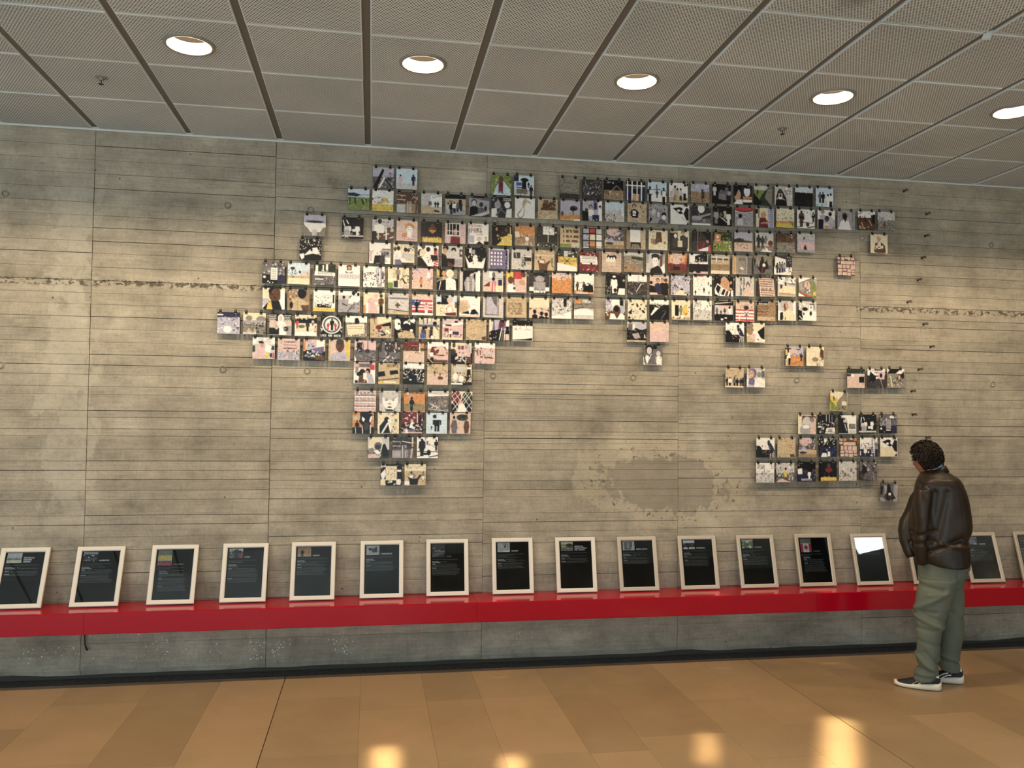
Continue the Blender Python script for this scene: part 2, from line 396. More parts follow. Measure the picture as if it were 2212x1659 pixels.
def raster(art, seed, N=56, SS=2):
    R = N*SS
    img = np.zeros((R, R, 3)); img[:] = PAL['g']
    yy, xx = np.mgrid[0:R, 0:R]; xx = (xx+.5)*100/R; yy = (yy+.5)*100/R
    g = random.Random(seed*7+3)
    def ell(x, y, rx, ry, c): img[((xx-x)/max(rx, .1))**2+((yy-y)/max(ry, .1))**2 <= 1] = PAL[c]
    def rect(x, y, w_, h_, c): img[(xx >= x) & (xx < x+w_) & (yy >= y) & (yy < y+h_)] = PAL[c]
    def poly(pts, c):
        ins = np.zeros((R, R), bool); j = len(pts)-1
        for i in range(len(pts)):
            xi, yi = pts[i]; xj, yj = pts[j]
            if yi != yj:
                ins ^= ((yi > yy) != (yj > yy)) & (xx < (xj-xi)*(yy-yi)/(yj-yi)+xi)
            j = i
        img[ins] = PAL[c]
    def line(x0, y0, x1, y1, w_, c):
        dx, dy = x1-x0, y1-y0; L = dx*dx+dy*dy+1e-6
        t = np.clip(((xx-x0)*dx+(yy-y0)*dy)/L, 0, 1)
        img[(xx-x0-t*dx)**2+(yy-y0-t*dy)**2 <= (w_/2)**2] = PAL[c]
    for op in art.split(';'):
        a = op.split()
        if not a: continue
        k = a[0]
        if k == 'b':
            img[:] = PAL[a[1]]; img[yy > float(a[3])] = PAL[a[2]]
        elif k == 'R': rect(*map(float, a[1:5]), a[5])
        elif k == 'E': ell(*map(float, a[1:5]), a[5])
        elif k == 'L': line(*map(float, a[1:6]), a[6])
        elif k == 'T':
            q = list(map(float, a[2:])); poly(list(zip(q[::2], q[1::2])), a[1])
        elif k == 'P':
            x, y, h = map(float, a[1:4]); b_, l_ = a[4], a[5]
            rect(x-h*.10, y-h*.5, h*.20, h*.5, l_); poly([(x-h*.13, y-h*.8), (x+h*.13, y-h*.8), (x+h*.12, y-h*.4), (x-h*.12, y-h*.4)], b_)
            line(x-h*.14, y-h*.75, x-h*.17, y-h*.45, h*.06, b_); line(x+h*.14, y-h*.75, x+h*.17, y-h*.45, h*.06, b_)
            ell(x, y-h*.89, h*.075, h*.095, 'k')
        elif k == 'H':
            x, y, r = map(float, a[1:4]); sk, hr, bd = a[4:7]
            poly([(x-r*1.9, y+r*5), (x-r*1.7, y+r*1.9), (x-r*.5, y+r*1.3), (x+r*.5, y+r*1.3), (x+r*1.7, y+r*1.9), (x+r*1.9, y+r*5)], bd)
            ell(x, y-r*.25, r*1.12, r*1.25, hr); ell(x, y+r*.1, r*.8, r*1.1, sk)
        elif k == 'M':
            x0, y0, x1, y1, n_, s_ = map(float, a[1:7]); cs = a[7]
            for _ in range(int(n_)):
                x, y = g.uniform(x0, x1), g.uniform(y0, y1); sx = s_*g.uniform(.35, 1.0)*.7; sy = s_*g.uniform(.4, 1.2)*.7
                if g.random() < .5: ell(x, y, sx*.8, sy*.8, g.choice(cs))
                else: poly([(x-sx, y-sy*.3), (x+sx*.2, y-sy), (x+sx, y+sy*.2), (x-sx*.3, y+sy)], g.choice(cs))
        elif k == 'W':
            x, y, w_, n_, lh = map(float, a[1:6])
            for i in range(int(n_)):
                p = x
                while p < x+w_-2:
                    q = g.uniform(2, 7); rect(p, y+i*lh, min(q, x+w_-p), lh*.45, a[6]); p += q+g.uniform(1, 2.4)
        elif k == 'X':
            txt = ' '.join(a[1:-4]); x, y, s_ = map(float, a[-4:-1]); cw = 2.5*s_
            for ch in txt:
                b_ = FONT.get(ch)
                if b_:
                    for r_ in range(6):
                        bt = int(b_[r_])
                        for q in range(3):
                            if bt & (4 >> q): rect(x+q*cw*.95, y+r_*cw*.95, cw*.97, cw*.97, a[-1])
                x += cw*3.7
        elif k == 'G':
            nx_, ny_, x0, y0, x1, y1 = map(float, a[1:7])
            for i in range(int(nx_)):
                for j in range(int(ny_)):
                    cx = x0+(x1-x0)*(i+.5)/nx_; cy = y0+(y1-y0)*(j+.5)/ny_
                    ell(cx, cy, (x1-x0)/nx_*.28, (y1-y0)/ny_*.3, a[7])
                    rect(cx-(x1-x0)/nx_*.3, cy+(y1-y0)/ny_*.12, (x1-x0)/nx_*.6, (y1-y0)/ny_*.2, a[7])
        elif k == 'N':
            am, sz = float(a[1])/100, float(a[2])
            q = int(R/ (sz*R/100))+1
            f = np.array([g.gauss(0, 1) for _ in range(q*q)]).reshape(q, q)
            f = np.kron(f, np.ones((int(R/q)+1,)*2))[:R, :R]
            img[:] = np.clip(img*(1+f[..., None]*am*1.3), 0, 1)
    ng = np.random.RandomState(seed+11)
    # photographic grain and small detail, strongest in the mid tones and weak in paper whites
    q = np.kron(ng.normal(0, 1, (N//2, N//2)), np.ones((2*SS, 2*SS)))*.16+np.kron(ng.normal(0, 1, (N//4, N//4)), np.ones((4*SS, 4*SS)))*.14
    lum = img.mean(-1)
    q *= 1-.85*np.clip(lum, 0, 1)**.8
    img = np.clip(img*(1+q[..., None])+.010*np.clip(q[..., None], 0, 1), 0, 1)
    img = img*.88+img.mean(-1, keepdims=True)*.12
    return img.reshape(N, SS, N, SS, 3).mean(axis=(1, 3))
def ink_grid(name, img, w_, h_, y=0.0):
    """flat sheet in the xz plane (x 0..w, z 0..-h) with one colour per cell"""
    ny, nx = img.shape[:2]
    X, Zz = np.meshgrid(np.linspace(0, w_, nx+1), np.linspace(0, -h_, ny+1))
    V = np.stack([X, np.full_like(X, y), Zz], -1).reshape(-1, 3)
    i, j = np.meshgrid(np.arange(nx), np.arange(ny)); a0 = (j*(nx+1)+i).ravel()
    F = np.stack([a0, a0+nx+1, a0+nx+2, a0+1], 1)
    me = bpy.data.meshes.new(name)
    me.vertices.add(len(V)); me.vertices.foreach_set('co', V.ravel())
    me.loops.add(F.size); me.loops.foreach_set('vertex_index', F.ravel())
    me.polygons.add(len(F)); me.polygons.foreach_set('loop_start', np.arange(0, F.size, 4))
    me.update(calc_edges=True)
    # point colours: average of the cells round every grid vertex
    p = np.pad(img, ((1, 1), (1, 1), (0, 0)), mode='edge')
    pc = (p[:-1, :-1]+p[1:, :-1]+p[:-1, 1:]+p[1:, 1:])/4
    ca = me.color_attributes.new('ink', 'FLOAT_COLOR', 'POINT')
    ca.data.foreach_set('color', np.concatenate([pc.reshape(-1, 3), np.ones((len(V), 1))], 1).ravel())
    me.materials.append(M_PRINT)
    return me

# ------------------------------------------------------------------ the wall: board-marked concrete
wall = link('wall_back', MB().box(-8, 11, .012, .35, -.05, ZC+.35).mesh('wall_core'), M_DARKC)
wall['kind'] = 'structure'
ROWS = [ZC, 3.667, 3.57, 3.473, 3.37, 3.271, 3.18, 3.094, 3.0, 2.917, 2.82, 2.727, 2.64, 2.561, 2.475, 2.389, 2.30, 2.213, 2.14, 2.075, 1.992, 1.937, 1.826, 1.781, 1.70, 1.652, 1.561, 1.478, 1.414, 1.35, 1.277, 1.213, 1.104, 1.04, .958, .87, .79, .71, .63, .52, .42, .33, .235]
JX = [-8, -6.3, -4.9, -3.42, -1.924, -.704, .829, 2.343, 3.886, 5.40, 6.92, 8.4, 11]
for bi in range(len(JX)-1):
    rb = random.Random(50+bi)
    rows = list(ROWS)
    if bi not in (3, 4):
        rows = [ROWS[0]]+[z+rb.uniform(-.014, .014) for z in ROWS[1:-1]]+[ROWS[-1]]
    far = JX[bi] > 6.8 or JX[bi+1] < -4
    if far: rows = rows[::4]+([rows[-1]] if rows[-1] not in rows[::4] else [])
    for k in range(len(rows)-1):
        z1, z0 = rows[k], rows[k+1]
        strong = rb.random()
        g = .0008 if strong < .35 else (.0016 if strong < .8 else .0034)
        if abs(z0-2.727) < .02: g = .003
        dep = rb.uniform(-.004, .001)
        xr = .0012 if bi != 4 else .003
        v, f = box_data(JX[bi]+xr, JX[bi+1]-xr+rb.uniform(0, .0014), dep, .014, z0+g, z1, .0012)
        link('concrete_board', mesh_from('concrete_board', v, f), M_CONC, wall)
    # rounded foot of the wall in the same bay
    pr = [(.0, .235), (-.002, .16), (-.004, .10), (-.001, .06), (.012, .025), (.035, .004), (.07, .0), (.2, .0), (.2, .235)]
    n_ = 14; xs = [JX[bi]+.0015+(JX[bi+1]-JX[bi]-.003)*i/n_ for i in range(n_+1)]
    v = []; f = []
    for x in xs:
        jz = mnoise.noise(Vector((x*2.3, 1, 5)))*.010
        for q, (py_, pz) in enumerate(pr):
            v.append((x, py_+(jz*.6 if 1 < q < 5 else 0), pz+(jz if 2 < q < 6 else 0)+(.001 if q in (5, 6, 7) else 0)))
    m_ = len(pr)
    for i in range(n_):
        for q in range(m_):
            f.append((i*m_+q, i*m_+(q+1) % m_, (i+1)*m_+(q+1) % m_, (i+1)*m_+q))
    f.append(tuple(range(m_))); f.append(tuple(n_*m_+q for q in range(m_))[::-1])
    me = mesh_from('concrete_foot', v, f, False)
    bm = bmesh.new(); bm.from_mesh(me); bmesh.ops.recalc_face_normals(bm, faces=bm.faces); bm.to_mesh(me); bm.free()
    link('concrete_foot', me, M_CONC, wall)
# tie holes of the formwork
th = MB().lathe([(.0005, .0005), (.012, .0002), (.017, -.0015), (.0185, -.0048), (.021, -.0055), (.0235, -.0045), (.0245, .003)], 20, axis='y').mesh('tie_hole', True)
th.materials.append(M_CONC)
tr = MB().lathe([(.0175, -.0050), (.0195, -.0060), (.0215, -.0050)], 20, axis='y').mesh('tie_ring', True)
M_TIE = mat('dark_tie_ring', srgb(84, 78, 68), .9); tr.materials.append(M_TIE)
for x, z in ((-2.487, 3.299), (-1.031, 3.297), (-.456, 3.294), (-1.037, 2.128), (-.457, 2.129), (.893, 2.12), (1.977, 2.125), (3.329, 2.129), (5.079, 3.285), (5.079, 2.124), (-2.482, 2.128), (3.901, 3.289), (.89, 3.276), (1.982, 3.291)):
    o = link('tie_hole', th, None, wall, (x, -.004, z)); link('tie_hole_ring', tr, None, o)
# white specks of paint below the bench
mb = MB(); rs = random.Random(4)
for cx, cz, n_, sx, sz in ((-1.46, .20, 26, .09, .07), (-.79, .15, 34, .03, .07), (-.62, .16, 24, .04, .05), (-.19, .16, 30, .05, .09), (-2.1, .17, 26, .16, .05), (-1.1, .17, 10, .15, .05), (1.2, .2, 6, .2, .05)):
    for _ in range(n_):
        x, z, r = rs.gauss(cx, sx), rs.gauss(cz, sz*.7), rs.uniform(.002, .0058)
        if z < .09 or z > .33: continue
        mb.add([(x+r*math.cos(a)*rs.uniform(.7, 1.1), -.0066, z+r*math.sin(a)) for a in [PI/3*i for i in range(6)]], [tuple(range(6))])
sp = link('paint_specks', mb.mesh('paint_specks'), M_WHITE, wall); sp['kind'] = 'stuff'
# cable stub that hangs below the bench at the pour joint
cb = link('cable_stub', MB().tube([(-1.897, -.02, .385), (-1.895, -.02, .30), (-1.890, -.022, .235), (-1.878, -.024, .205), (-1.872, -.024, .198)], [.004, .004, .005, .007, .006], 8).mesh('cable_stub', True), M_BLACK)
cb['label'] = 'short black cable end hanging under the red bench at the left wall joint'; cb['category'] = 'cable'

# ------------------------------------------------------------------ floor
floor = link('floor', MB().box(-9, 12, -10, .35, -.12, -.012).mesh('floor_slab'), M_JOINT); floor['kind'] = 'structure'
FJ = [-3.77, -3.34, -2.88, -2.40, -1.924, -1.402, -.972, -.552, -.039, .377, .732, 1.202, 1.535, 2.06, 2.45, 2.843, 3.30, 3.75, 4.2, 4.66, 5.1, 5.6, 6.05]
rf = random.Random(8)
for i in range(len(FJ)-1):
    x0, x1 = FJ[i], FJ[i+1]
    wide = (.0028 if abs(x0+.552) < .01 or abs(x0-2.843) < .01 else .0005)
    wide1 = (.0028 if abs(x1+.552) < .01 or abs(x1-2.843) < .01 else .0005)
    y = -.130; first = rf.uniform(.35, .95)
    while y > -3.0:
        L = first; first = .92
        y2 = max(y-L, -3.0)
        v, f = box_data(x0+wide, x1-wide1, y2+.0004, y-.0004, -.03, 0)
        link('floor_tile', mesh_from('floor_tile', v, f), M_FLOOR, floor)
        y = y2
v, f = box_data(-9, 12, -10, -3.001, -.03, 0); link('floor_field', mesh_from('floor_field', v, f), M_FLOOR, floor)
v, f = box_data(-9, -3.771, -3.0, -.13, -.03, 0); link('floor_field', mesh_from('floor_field', v, f), M_FLOOR, floor)
v, f = box_data(6.051, 12, -3.0, -.13, -.03, 0); link('floor_field', mesh_from('floor_field', v, f), M_FLOOR, floor)
v, f = box_data(-9, 12, -.129, .3, -.03, -.001); fs = link('trim_1', mesh_from('floor_strip', v, f), M_DSTONE); fs['kind'] = 'structure'

# ------------------------------------------------------------------ ceiling
ceiling = link('ceiling', MB().box(-9, 12, -10, .35, ZC+.20, ZC+.3).mesh('ceiling_slab'), M_VOID); ceiling['kind'] = 'structure'
CX0, PX, PY = -1.9227, .622, .6113
CHW = .021                      # half width of the dark channel
LAMPS = [(-1.0, -1.525), (.245, -1.525), (1.49, -1.525), (2.735, -1.525), (3.98, -1.525)]
def lamp_cell(i, j): return j == 2 and i % 2 == 1
pw, pd = PX/2-CHW, PY/2-.0035
def panel_mesh(hole):
    mb = MB()
    t = .026; c = .003
    if not hole:
        v = [(-pw+c, -pd+c, 0), (pw-c, -pd+c, 0), (pw-c, pd-c, 0), (-pw+c, pd-c, 0), (-pw, -pd, c), (pw, -pd, c), (pw, pd, c), (-pw, pd, c), (-pw, -pd, t), (pw, -pd, t), (pw, pd, t), (-pw, pd, t)]
        f = [(3, 2, 1, 0), (0, 1, 5, 4), (1, 2, 6, 5), (2, 3, 7, 6), (3, 0, 4, 7), (4, 5, 9, 8), (5, 6, 10, 9), (6, 7, 11, 10), (7, 4, 8, 11)]
        mb.add(v, f)
    else:
        n_ = 32; R_ = .118; v = []; f = []
        for k in range(n_):
            a = 2*PI*k/n_+PI/4
            ca, sa = math.cos(a), math.sin(a)
            s_ = 1/max(abs(ca), abs(sa))
            ox, oy = ca*s_, sa*s_
            v += [(R_*ca, R_*sa, 0), (ox*(pw-c), oy*(pd-c), 0), (ox*pw, oy*pd, c), (ox*pw, oy*pd, t)]
        for k in range(n_):
            a0, b0 = 4*k, 4*((k+1) % n_)
            f += [(a0, b0, b0+1, a0+1), (a0+1, b0+1, b0+2, a0+2), (a0+2, b0+2, b0+3, a0+3)]
        mb.add(v, f)
    me = mb.mesh('ceiling_panel'); me.materials.append(M_PANEL)
    return me
PM, PMH = panel_mesh(False), panel_mesh(True)
rc = random.Random(3)
for i in range(-6, 14):
    for j in range(0, 9):
        hole = lamp_cell(i, j) and -3 <= i <= 11
        x = CX0+(i+.5)*PX; y = -(j+.5)*PY
        if i % 2 == 0 and (i, j) in ((4, 1), (8, 0)): pass
        link('ceiling_panel', PMH if hole else PM, None, ceiling, (x+rc.uniform(-.001, .001), y, ZC+rc.uniform(0, .002)), (rc.uniform(-.002, .002), rc.uniform(-.002, .002), 0))
for i in range(-6, 15):
    v, f = box_data(CX0+i*PX-CHW-.004, CX0+i*PX+CHW+.004, -9*PY, -.004, ZC+.014, ZC+.04)
    link('ceiling_channel', mesh_from('ceiling_channel', v, f), M_CHANNEL, ceiling)
v, f = box_data(-9, 12, -10, -9*PY-.003, ZC, ZC+.03); link('ceiling_field', mesh_from('ceiling_field', v, f), M_PANEL, ceiling)
tr1 = link('trim_2', MB().box(-8, 11, -.012, -.0045, ZC-.012, ZC+.012).box(-8, 11, -.022, -.0045, ZC-.004, ZC-.0015).mesh('wall_angle'), M_TRIM); tr1['kind'] = 'structure'
fc = link('bounce_ground', MB().box(-16, 20, -26, -10.02, -.12, -.002).mesh('bounce_ground'), mat('pale_bounce_ground', srgb(214, 216, 212), .9)); fc['kind'] = 'structure'  # unseen ground, added as a pale reflector for the ceiling
wf = link('light_block_front', MB().box(-8, 11, -10.2, -10, 2.55, ZC+.3).mesh('light_block_front'), M_CONC); wf['kind'] = 'structure'  # unseen lintel, added to keep bright daylight out of the glass reflections
# unseen end wall, put in to block light and darken the right side
wr = link('light_block_right', MB().box(10.8, 11.1, -10, .1, 0, ZC+.3).mesh('light_block_right'), M_CONC); wr['kind'] = 'structure'

# loose metal tab in the ceiling grid
tg = link('loose_tab', MB().box(-.006, .006, -.02, .02, -.035, .012).box(-.03, .03, -.004, .004, -.004, .0).mesh('loose_tab'), M_TRIM, None, (3.055, -2.44, ZC+.004), (.2, .3, .7))
tg['label'] = 'small bent metal tab sticking out of the ceiling grid at the upper right'; tg['category'] = 'bracket'

# ------------------------------------------------------------------ downlights and sprinklers
rim = MB().lathe([(.108, .004), (.110, -.006), (.122, -.010), (.132, -.004), (.134, .002), (.112, .004)], 40).mesh('rim', True); rim.materials.append(M_RIM)
can = MB().lathe([(.109, -.004), (.107, .02), (.103, .056)], 40).mesh('reflector', True); can.materials.append(M_REFL)
top = MB().lathe([(.103, .056), (.096, .06), (.096, .085), (.094, .13), (.05, .137), (.0005, .138)], 40).mesh('can_top', True); top.materials.append(M_LAMPTOP)
M_BULB = mat('glowing_lamp', (1, 1, 1, 1)); _b = M_BULB.node_tree.nodes['Principled BSDF']; _b.inputs['Emission Color'].default_value = (1, .80, .52, 1); _b.inputs['Emission Strength'].default_value = 9
bulb = MB()
for s_ in (-1, 1):
    bulb.tube([(-.06, s_*.016, .098), (.05, s_*.016, .098), (.062, s_*.010, .098)], .0085, 10)
bulb = bulb.mesh('lamp_tube', True); bulb.materials.append(M_BULB)
order = ['leftmost', 'second from left', 'third from left', 'fourth from left', 'rightmost, cut by the photo edge,']
for i in range(-3, 12, 2):
    x = CX0+(i+.5)*PX; y = -2.5*PY
    k = (i-1)//2
    t = thing('ceiling_downlight', ('%s round warm downlight recessed in the grey perforated ceiling' % order[k] if 0 <= k < 5 else 'downlight ' + {-2: 'beyond the left edge, second one out', -1: 'just beyond the left edge of the photo', 5: 'just beyond the right edge of the photo'}[k]), 'ceiling light', (x, y, ZC), group='row of recessed downlights')
    link('rim', rim, None, t); link('reflector', can, None, t); link('can_top', top, None, t); link('lamp_tube', bulb, None, t)
    d = light('downlight_lamp', 'POINT', (0, 0, .047), 54, WARM, shadow_soft_size=.018)
    d.parent = t
spk = MB().lathe([(.0005, -.001), (.033, -.003), (.036, .0015), (.036, .004)], 20, mi=0)
spk.lathe([(.012, -.003), (.011, -.014), (.006, -.016), (.0005, -.017)], 12, mi=0)
m_s = spk.mesh('escutcheon', True); m_s.materials.append(M_RIM)
sa = MB().tube([(-.010, 0, -.012), (-.012, 0, -.026), (-.004, 0, -.040)], .0022, 6).tube([(.010, 0, -.012), (.012, 0, -.026), (.004, 0, -.040)], .0022, 6).mesh('frame_arms', True); sa.materials.append(M_CLIPL)
sg = MB().tube([(0, 0, -.014), (0, 0, -.038)], .0028, 8).mesh('glass_bulb', True); sg.materials.append(M_BLACK)
sd_ = MB().lathe([(.0005, -.042), (.012, -.042), (.016, -.040), (.012, -.0395), (.0005, -.0395)], 14).mesh('deflector', True); sd_.materials.append(M_CLIP)
for x, y, l_ in ((-1.599, -.965, 'small metal fire sprinkler hanging from the ceiling at the left'), (2.718, -.944, 'small metal fire sprinkler hanging from the ceiling at the right')):
    t = thing('fire_sprinkler', l_, 'sprinkler', (x, y, ZC+.001), group='fire sprinklers')
    link('escutcheon', m_s, None, t); link('frame_arms', sa, None, t); link('glass_bulb', sg, None, t); link('deflector', sd_, None, t)

# ------------------------------------------------------------------ red bench
BZ, BB, BD = .516, .377, -.32
bench = thing('bench', 'long glossy red bench running along the foot of the concrete wall', 'bench', (0, 0, 0))
bj = [-8, -4.38, -1.811, .751, 3.32, 5.88, 10.7]
for i in range(len(bj)-1):
    x0, x1 = bj[i]+.0008, bj[i+1]-.0008
    prof = [(-.0045, BB), (-.0045, BZ), (BD+.006, BZ), (BD+.002, BZ-.002), (BD, BZ-.006), (BD, BB+.003), (BD+.003, BB)]
    v = [(x0, a, b) for a, b in prof]+[(x1, a, b) for a, b in prof]; n_ = len(prof)
    f = [(q, (q+1) % n_, n_+(q+1) % n_, n_+q) for q in range(n_)]+[tuple(range(n_))[::-1], tuple(range(n_, 2*n_))]
    me = mesh_from('bench_section', v, f)
    bm = bmesh.new(); bm.from_mesh(me); bmesh.ops.recalc_face_normals(bm, faces=bm.faces); bm.to_mesh(me); bm.free()
    link('bench_section', me, M_RED, bench)

# ------------------------------------------------------------------ framed information panels
FW, FH, FB = .305, .402, .030       # outer size and rail width
def rail(L, w_, side):
    """one mitred rail, lying along x, outer edge at z=0, inner edge at z=w (panel plane xz, front at -y)"""
    d = .018
    v = [(0, 0, 0), (L, 0, 0), (L-w_, 0, w_), (w_, 0, w_), (0, -d+.003, 0), (L, -d+.003, 0), (.004, -d, .004), (L-.004, -d, .004), (L-w_+.006, -d+.002, w_-.006), (w_-.006, -d+.002, w_-.006), (w_, -.010, w_), (L-w_, -.010, w_)]
    f = [(0, 1, 2, 3), (0, 4, 5, 1), (4, 6, 7, 5), (6, 9, 8, 7), (9, 10, 11, 8), (10, 3, 2, 11), (0, 3, 10, 9, 6, 4), (1, 5, 7, 8, 11, 2)]
    me = MB().add(v, f).mesh('frame_rail'); me.materials.append(M_FRAME); return me
R_H, R_V = rail(FW, FB, 0), rail(FH, FB, 0)
R_H2, R_V2 = R_H.copy(), R_V.copy()
for q in (R_H2, R_V2): q.materials.clear(); q.materials.append(M_FRAME2)
card = MB().box(FB-.004, FW-FB+.004, -.006, -.002, FB-.004, FH-FB+.004).mesh('black_card'); card.materials.append(M_CARD)
glass = MB().box(FB-.003, FW-FB+.003, -.0095, -.0080, FB-.003, FH-FB+.003).mesh('glass_pane'); glass.materials.append(M_GLASS)
backb = MB().box(.006, FW-.006, -.002, -.0002, .006, FH-.006).mesh('back_board'); backb.materials.append(M_BOARD)
def text_mesh(txt, size, m):
    c = bpy.data.curves.new('lettering', 'FONT'); c.body = txt; c.size = size; c.offset = size*.03; c.space_line = .95; c.resolution_u = 2
    o = bpy.data.objects.new('tmp', c); COL.objects.link(o)
    dg = bpy.context.evaluated_depsgraph_get(); dg.update()
    me = bpy.data.meshes.new_from_object(o.evaluated_get(dg)); bpy.data.objects.remove(o); me.materials.clear(); me.materials.append(m)
    return me
BOLD = [text_mesh(t_, .0075, M_INKW) for t_ in ('Funcionamiento:', 'Periodo investigado:', 'Objetivo:', 'Resultados:')]
FRAMES = [
 (-2.429, -.161, 'REPÚBLICA\n-\n-', [1, 1, 2, 2, 2], 'e', 1, 'b e a 55;M 10 40 90 60 5 9 ak;R 0 70 100 30 c;M 0 60 100 75 8 6 wa', 'white frame cut off at the left edge, panel with a pale sand thumbnail'),
 (-1.952, -.160, 'ALEMANIA', [2, 1, 1, 4, 7], 'g', 1, 'b l k 25;M 0 25 98 60 24 9 kdw;M 0 55 98 98 40 7 wlkg', 'white frame with black panel beneath the rough pour joint, second from left'),
 (-1.471, -.150, 'COLOMBIA', [2, 2, 4, 6, 5], 'f', 1, 'b a y 35;R 0 34 98 34 y;R 0 68 98 14 B;R 0 82 98 18 r;M 20 28 70 34 6 3 c', 'white frame whose panel shows a yellow, blue and red flag'),
 (-1.002, -.140, 'CHAD', [3, 1, 2, 8, 4], 'e', 1, 'b c g 30;M 0 10 40 98 16 10 bkpd;R 38 8 30 88 d;E 78 35 12 16 k;M 60 40 98 98 12 8 kdr;R 80 60 16 38 r;M 0 80 30 98 6 7 rp', 'white frame with panel headed CHAD'),
 (-.537, -.132, 'GHANA', [1, 1, 2, 2, 7], 'e', 1, 'b t s 25;R 0 25 98 45 o;R 0 70 98 30 s;R 0 0 98 25 t;P 35 98 78 k k', 'white frame with panel headed GHANA and a silhouette on orange'),
 (-.058, -.120, 'MARRUECOS', [1, 1, 1, 3, 5], 'e', 1, 'b e e 50;T k 15 25 40 20 45 45 20 55;E 55 50 14 26 b;T k 65 15 82 10 80 75 66 70;L 15 98 45 55 3 a;M 80 30 98 70 8 6 ag', 'white frame with panel headed MARRUECOS'),
 (.413, -.103, 'CHILE', [1, 1, 1, 3, 7], 'f', 1, 'b d d 50;M 0 45 98 75 16 9 ga;T g 0 75 80 60 98 72 30 92 0 95;E 82 40 12 8 k;R 5 28 20 3 e;L 20 50 98 56 4 l', 'white frame with dim grey thumbnail and barely legible heading, seventh from left'),
 (.894, -.094, 'NIGERIA', [4, 1, 2, 2, 3], 'e', 1, 'b e e 50;R 45 10 40 5 k;R 82 12 4 60 a;E 62 40 9 16 b;T p 25 75 45 60 60 50 80 75 78 98 60 98;L 25 75 45 70 8 p;R 45 84 50 14 w', 'white frame with panel headed NIGERIA and a pink robed figure'),
 (1.373, -.099, 'REPÚBLICA\nDEMOCRÁTICA\nDEL CONGO', [1, 1, 2, 2, 2], 'e', 1, 'b c a 25;E 70 40 30 24 d;R 0 40 45 20 y;M 0 50 98 98 26 8 daktg;E 60 70 10 10 l', 'white frame with a three line heading on its panel'),
 (1.852, -.108, 'SIERRA LEONA', [1, 1, 2, 2, 4], 'e', 2, 'b e e 50;R 14 5 58 90 a;R 20 10 46 80 g;R 35 20 25 60 l;R 12 5 4 90 k;R 70 5 8 60 k', 'silvery frame with panel headed SIERRA LEONA and a grey door thumbnail'),
 (2.333, -.106, 'SUDÁFRICA', [1, 1, 2, 3, 6], 'e', 2, 'b w k 30;M 0 30 98 75 26 10 kdgw;R 0 80 98 20 w;T k 30 55 55 45 50 95 38 95;M 60 60 98 98 10 8 kw', 'silvery frame with panel headed SUDAFRICA below the wall repair'),
 (2.811, -.111, 'UGANDA', [3, 1, 1, 2, 6], 'e', 2, 'b e G 20;M 0 15 98 98 40 10 DkSagk;E 50 25 14 14 w;E 72 85 14 14 w;R 0 88 16 10 w', 'silvery frame with dark green crowd thumbnail, left of the maple leaf panel'),
 (3.298, -.107, 'CANADÁ', [2, 1, 1, 3, 9], 'f', 2, 'b a w 35;R 0 36 98 64 w;R 0 36 24 64 r;R 76 36 24 64 r;T r 50 42 56 54 66 52 64 62 72 66 62 74 66 80 52 80 52 90 48 90 48 80 34 80 38 74 28 66 36 62 34 52 44 54', 'silvery frame whose panel shows a red and white maple leaf flag'),
 (3.776, -.118, '-', [2, 1, 1, 1, 0], 'e', 2, 'b v g 40;M 10 40 90 98 24 9 gdvl;E 50 30 30 18 l', 'silvery frame whose glass mirrors bright daylight, just left of the man'),
 (4.262, -.125, '-', [2, 1, 2, 3, 4], 'e', 2, 'b e g 50;M 0 30 98 98 24 9 gdlk', 'silvery frame mostly hidden behind the legs of the man'),
 (4.760, -.133, '-', [2, 1, 1, 3, 6], 'e', 2, 'b l g 25;E 50 60 34 30 l;M 0 0 98 40 8 9 ag;R 60 80 30 12 w', 'silvery frame just right of the man, partly covered by his back'),
 (5.242, -.124, '-', [2, 1, 2, 3, 5], 'e', 2, 'b d d 50;M 0 0 98 98 46 10 kewdgw', 'silvery frame cut off at the right edge of the photo'),
]
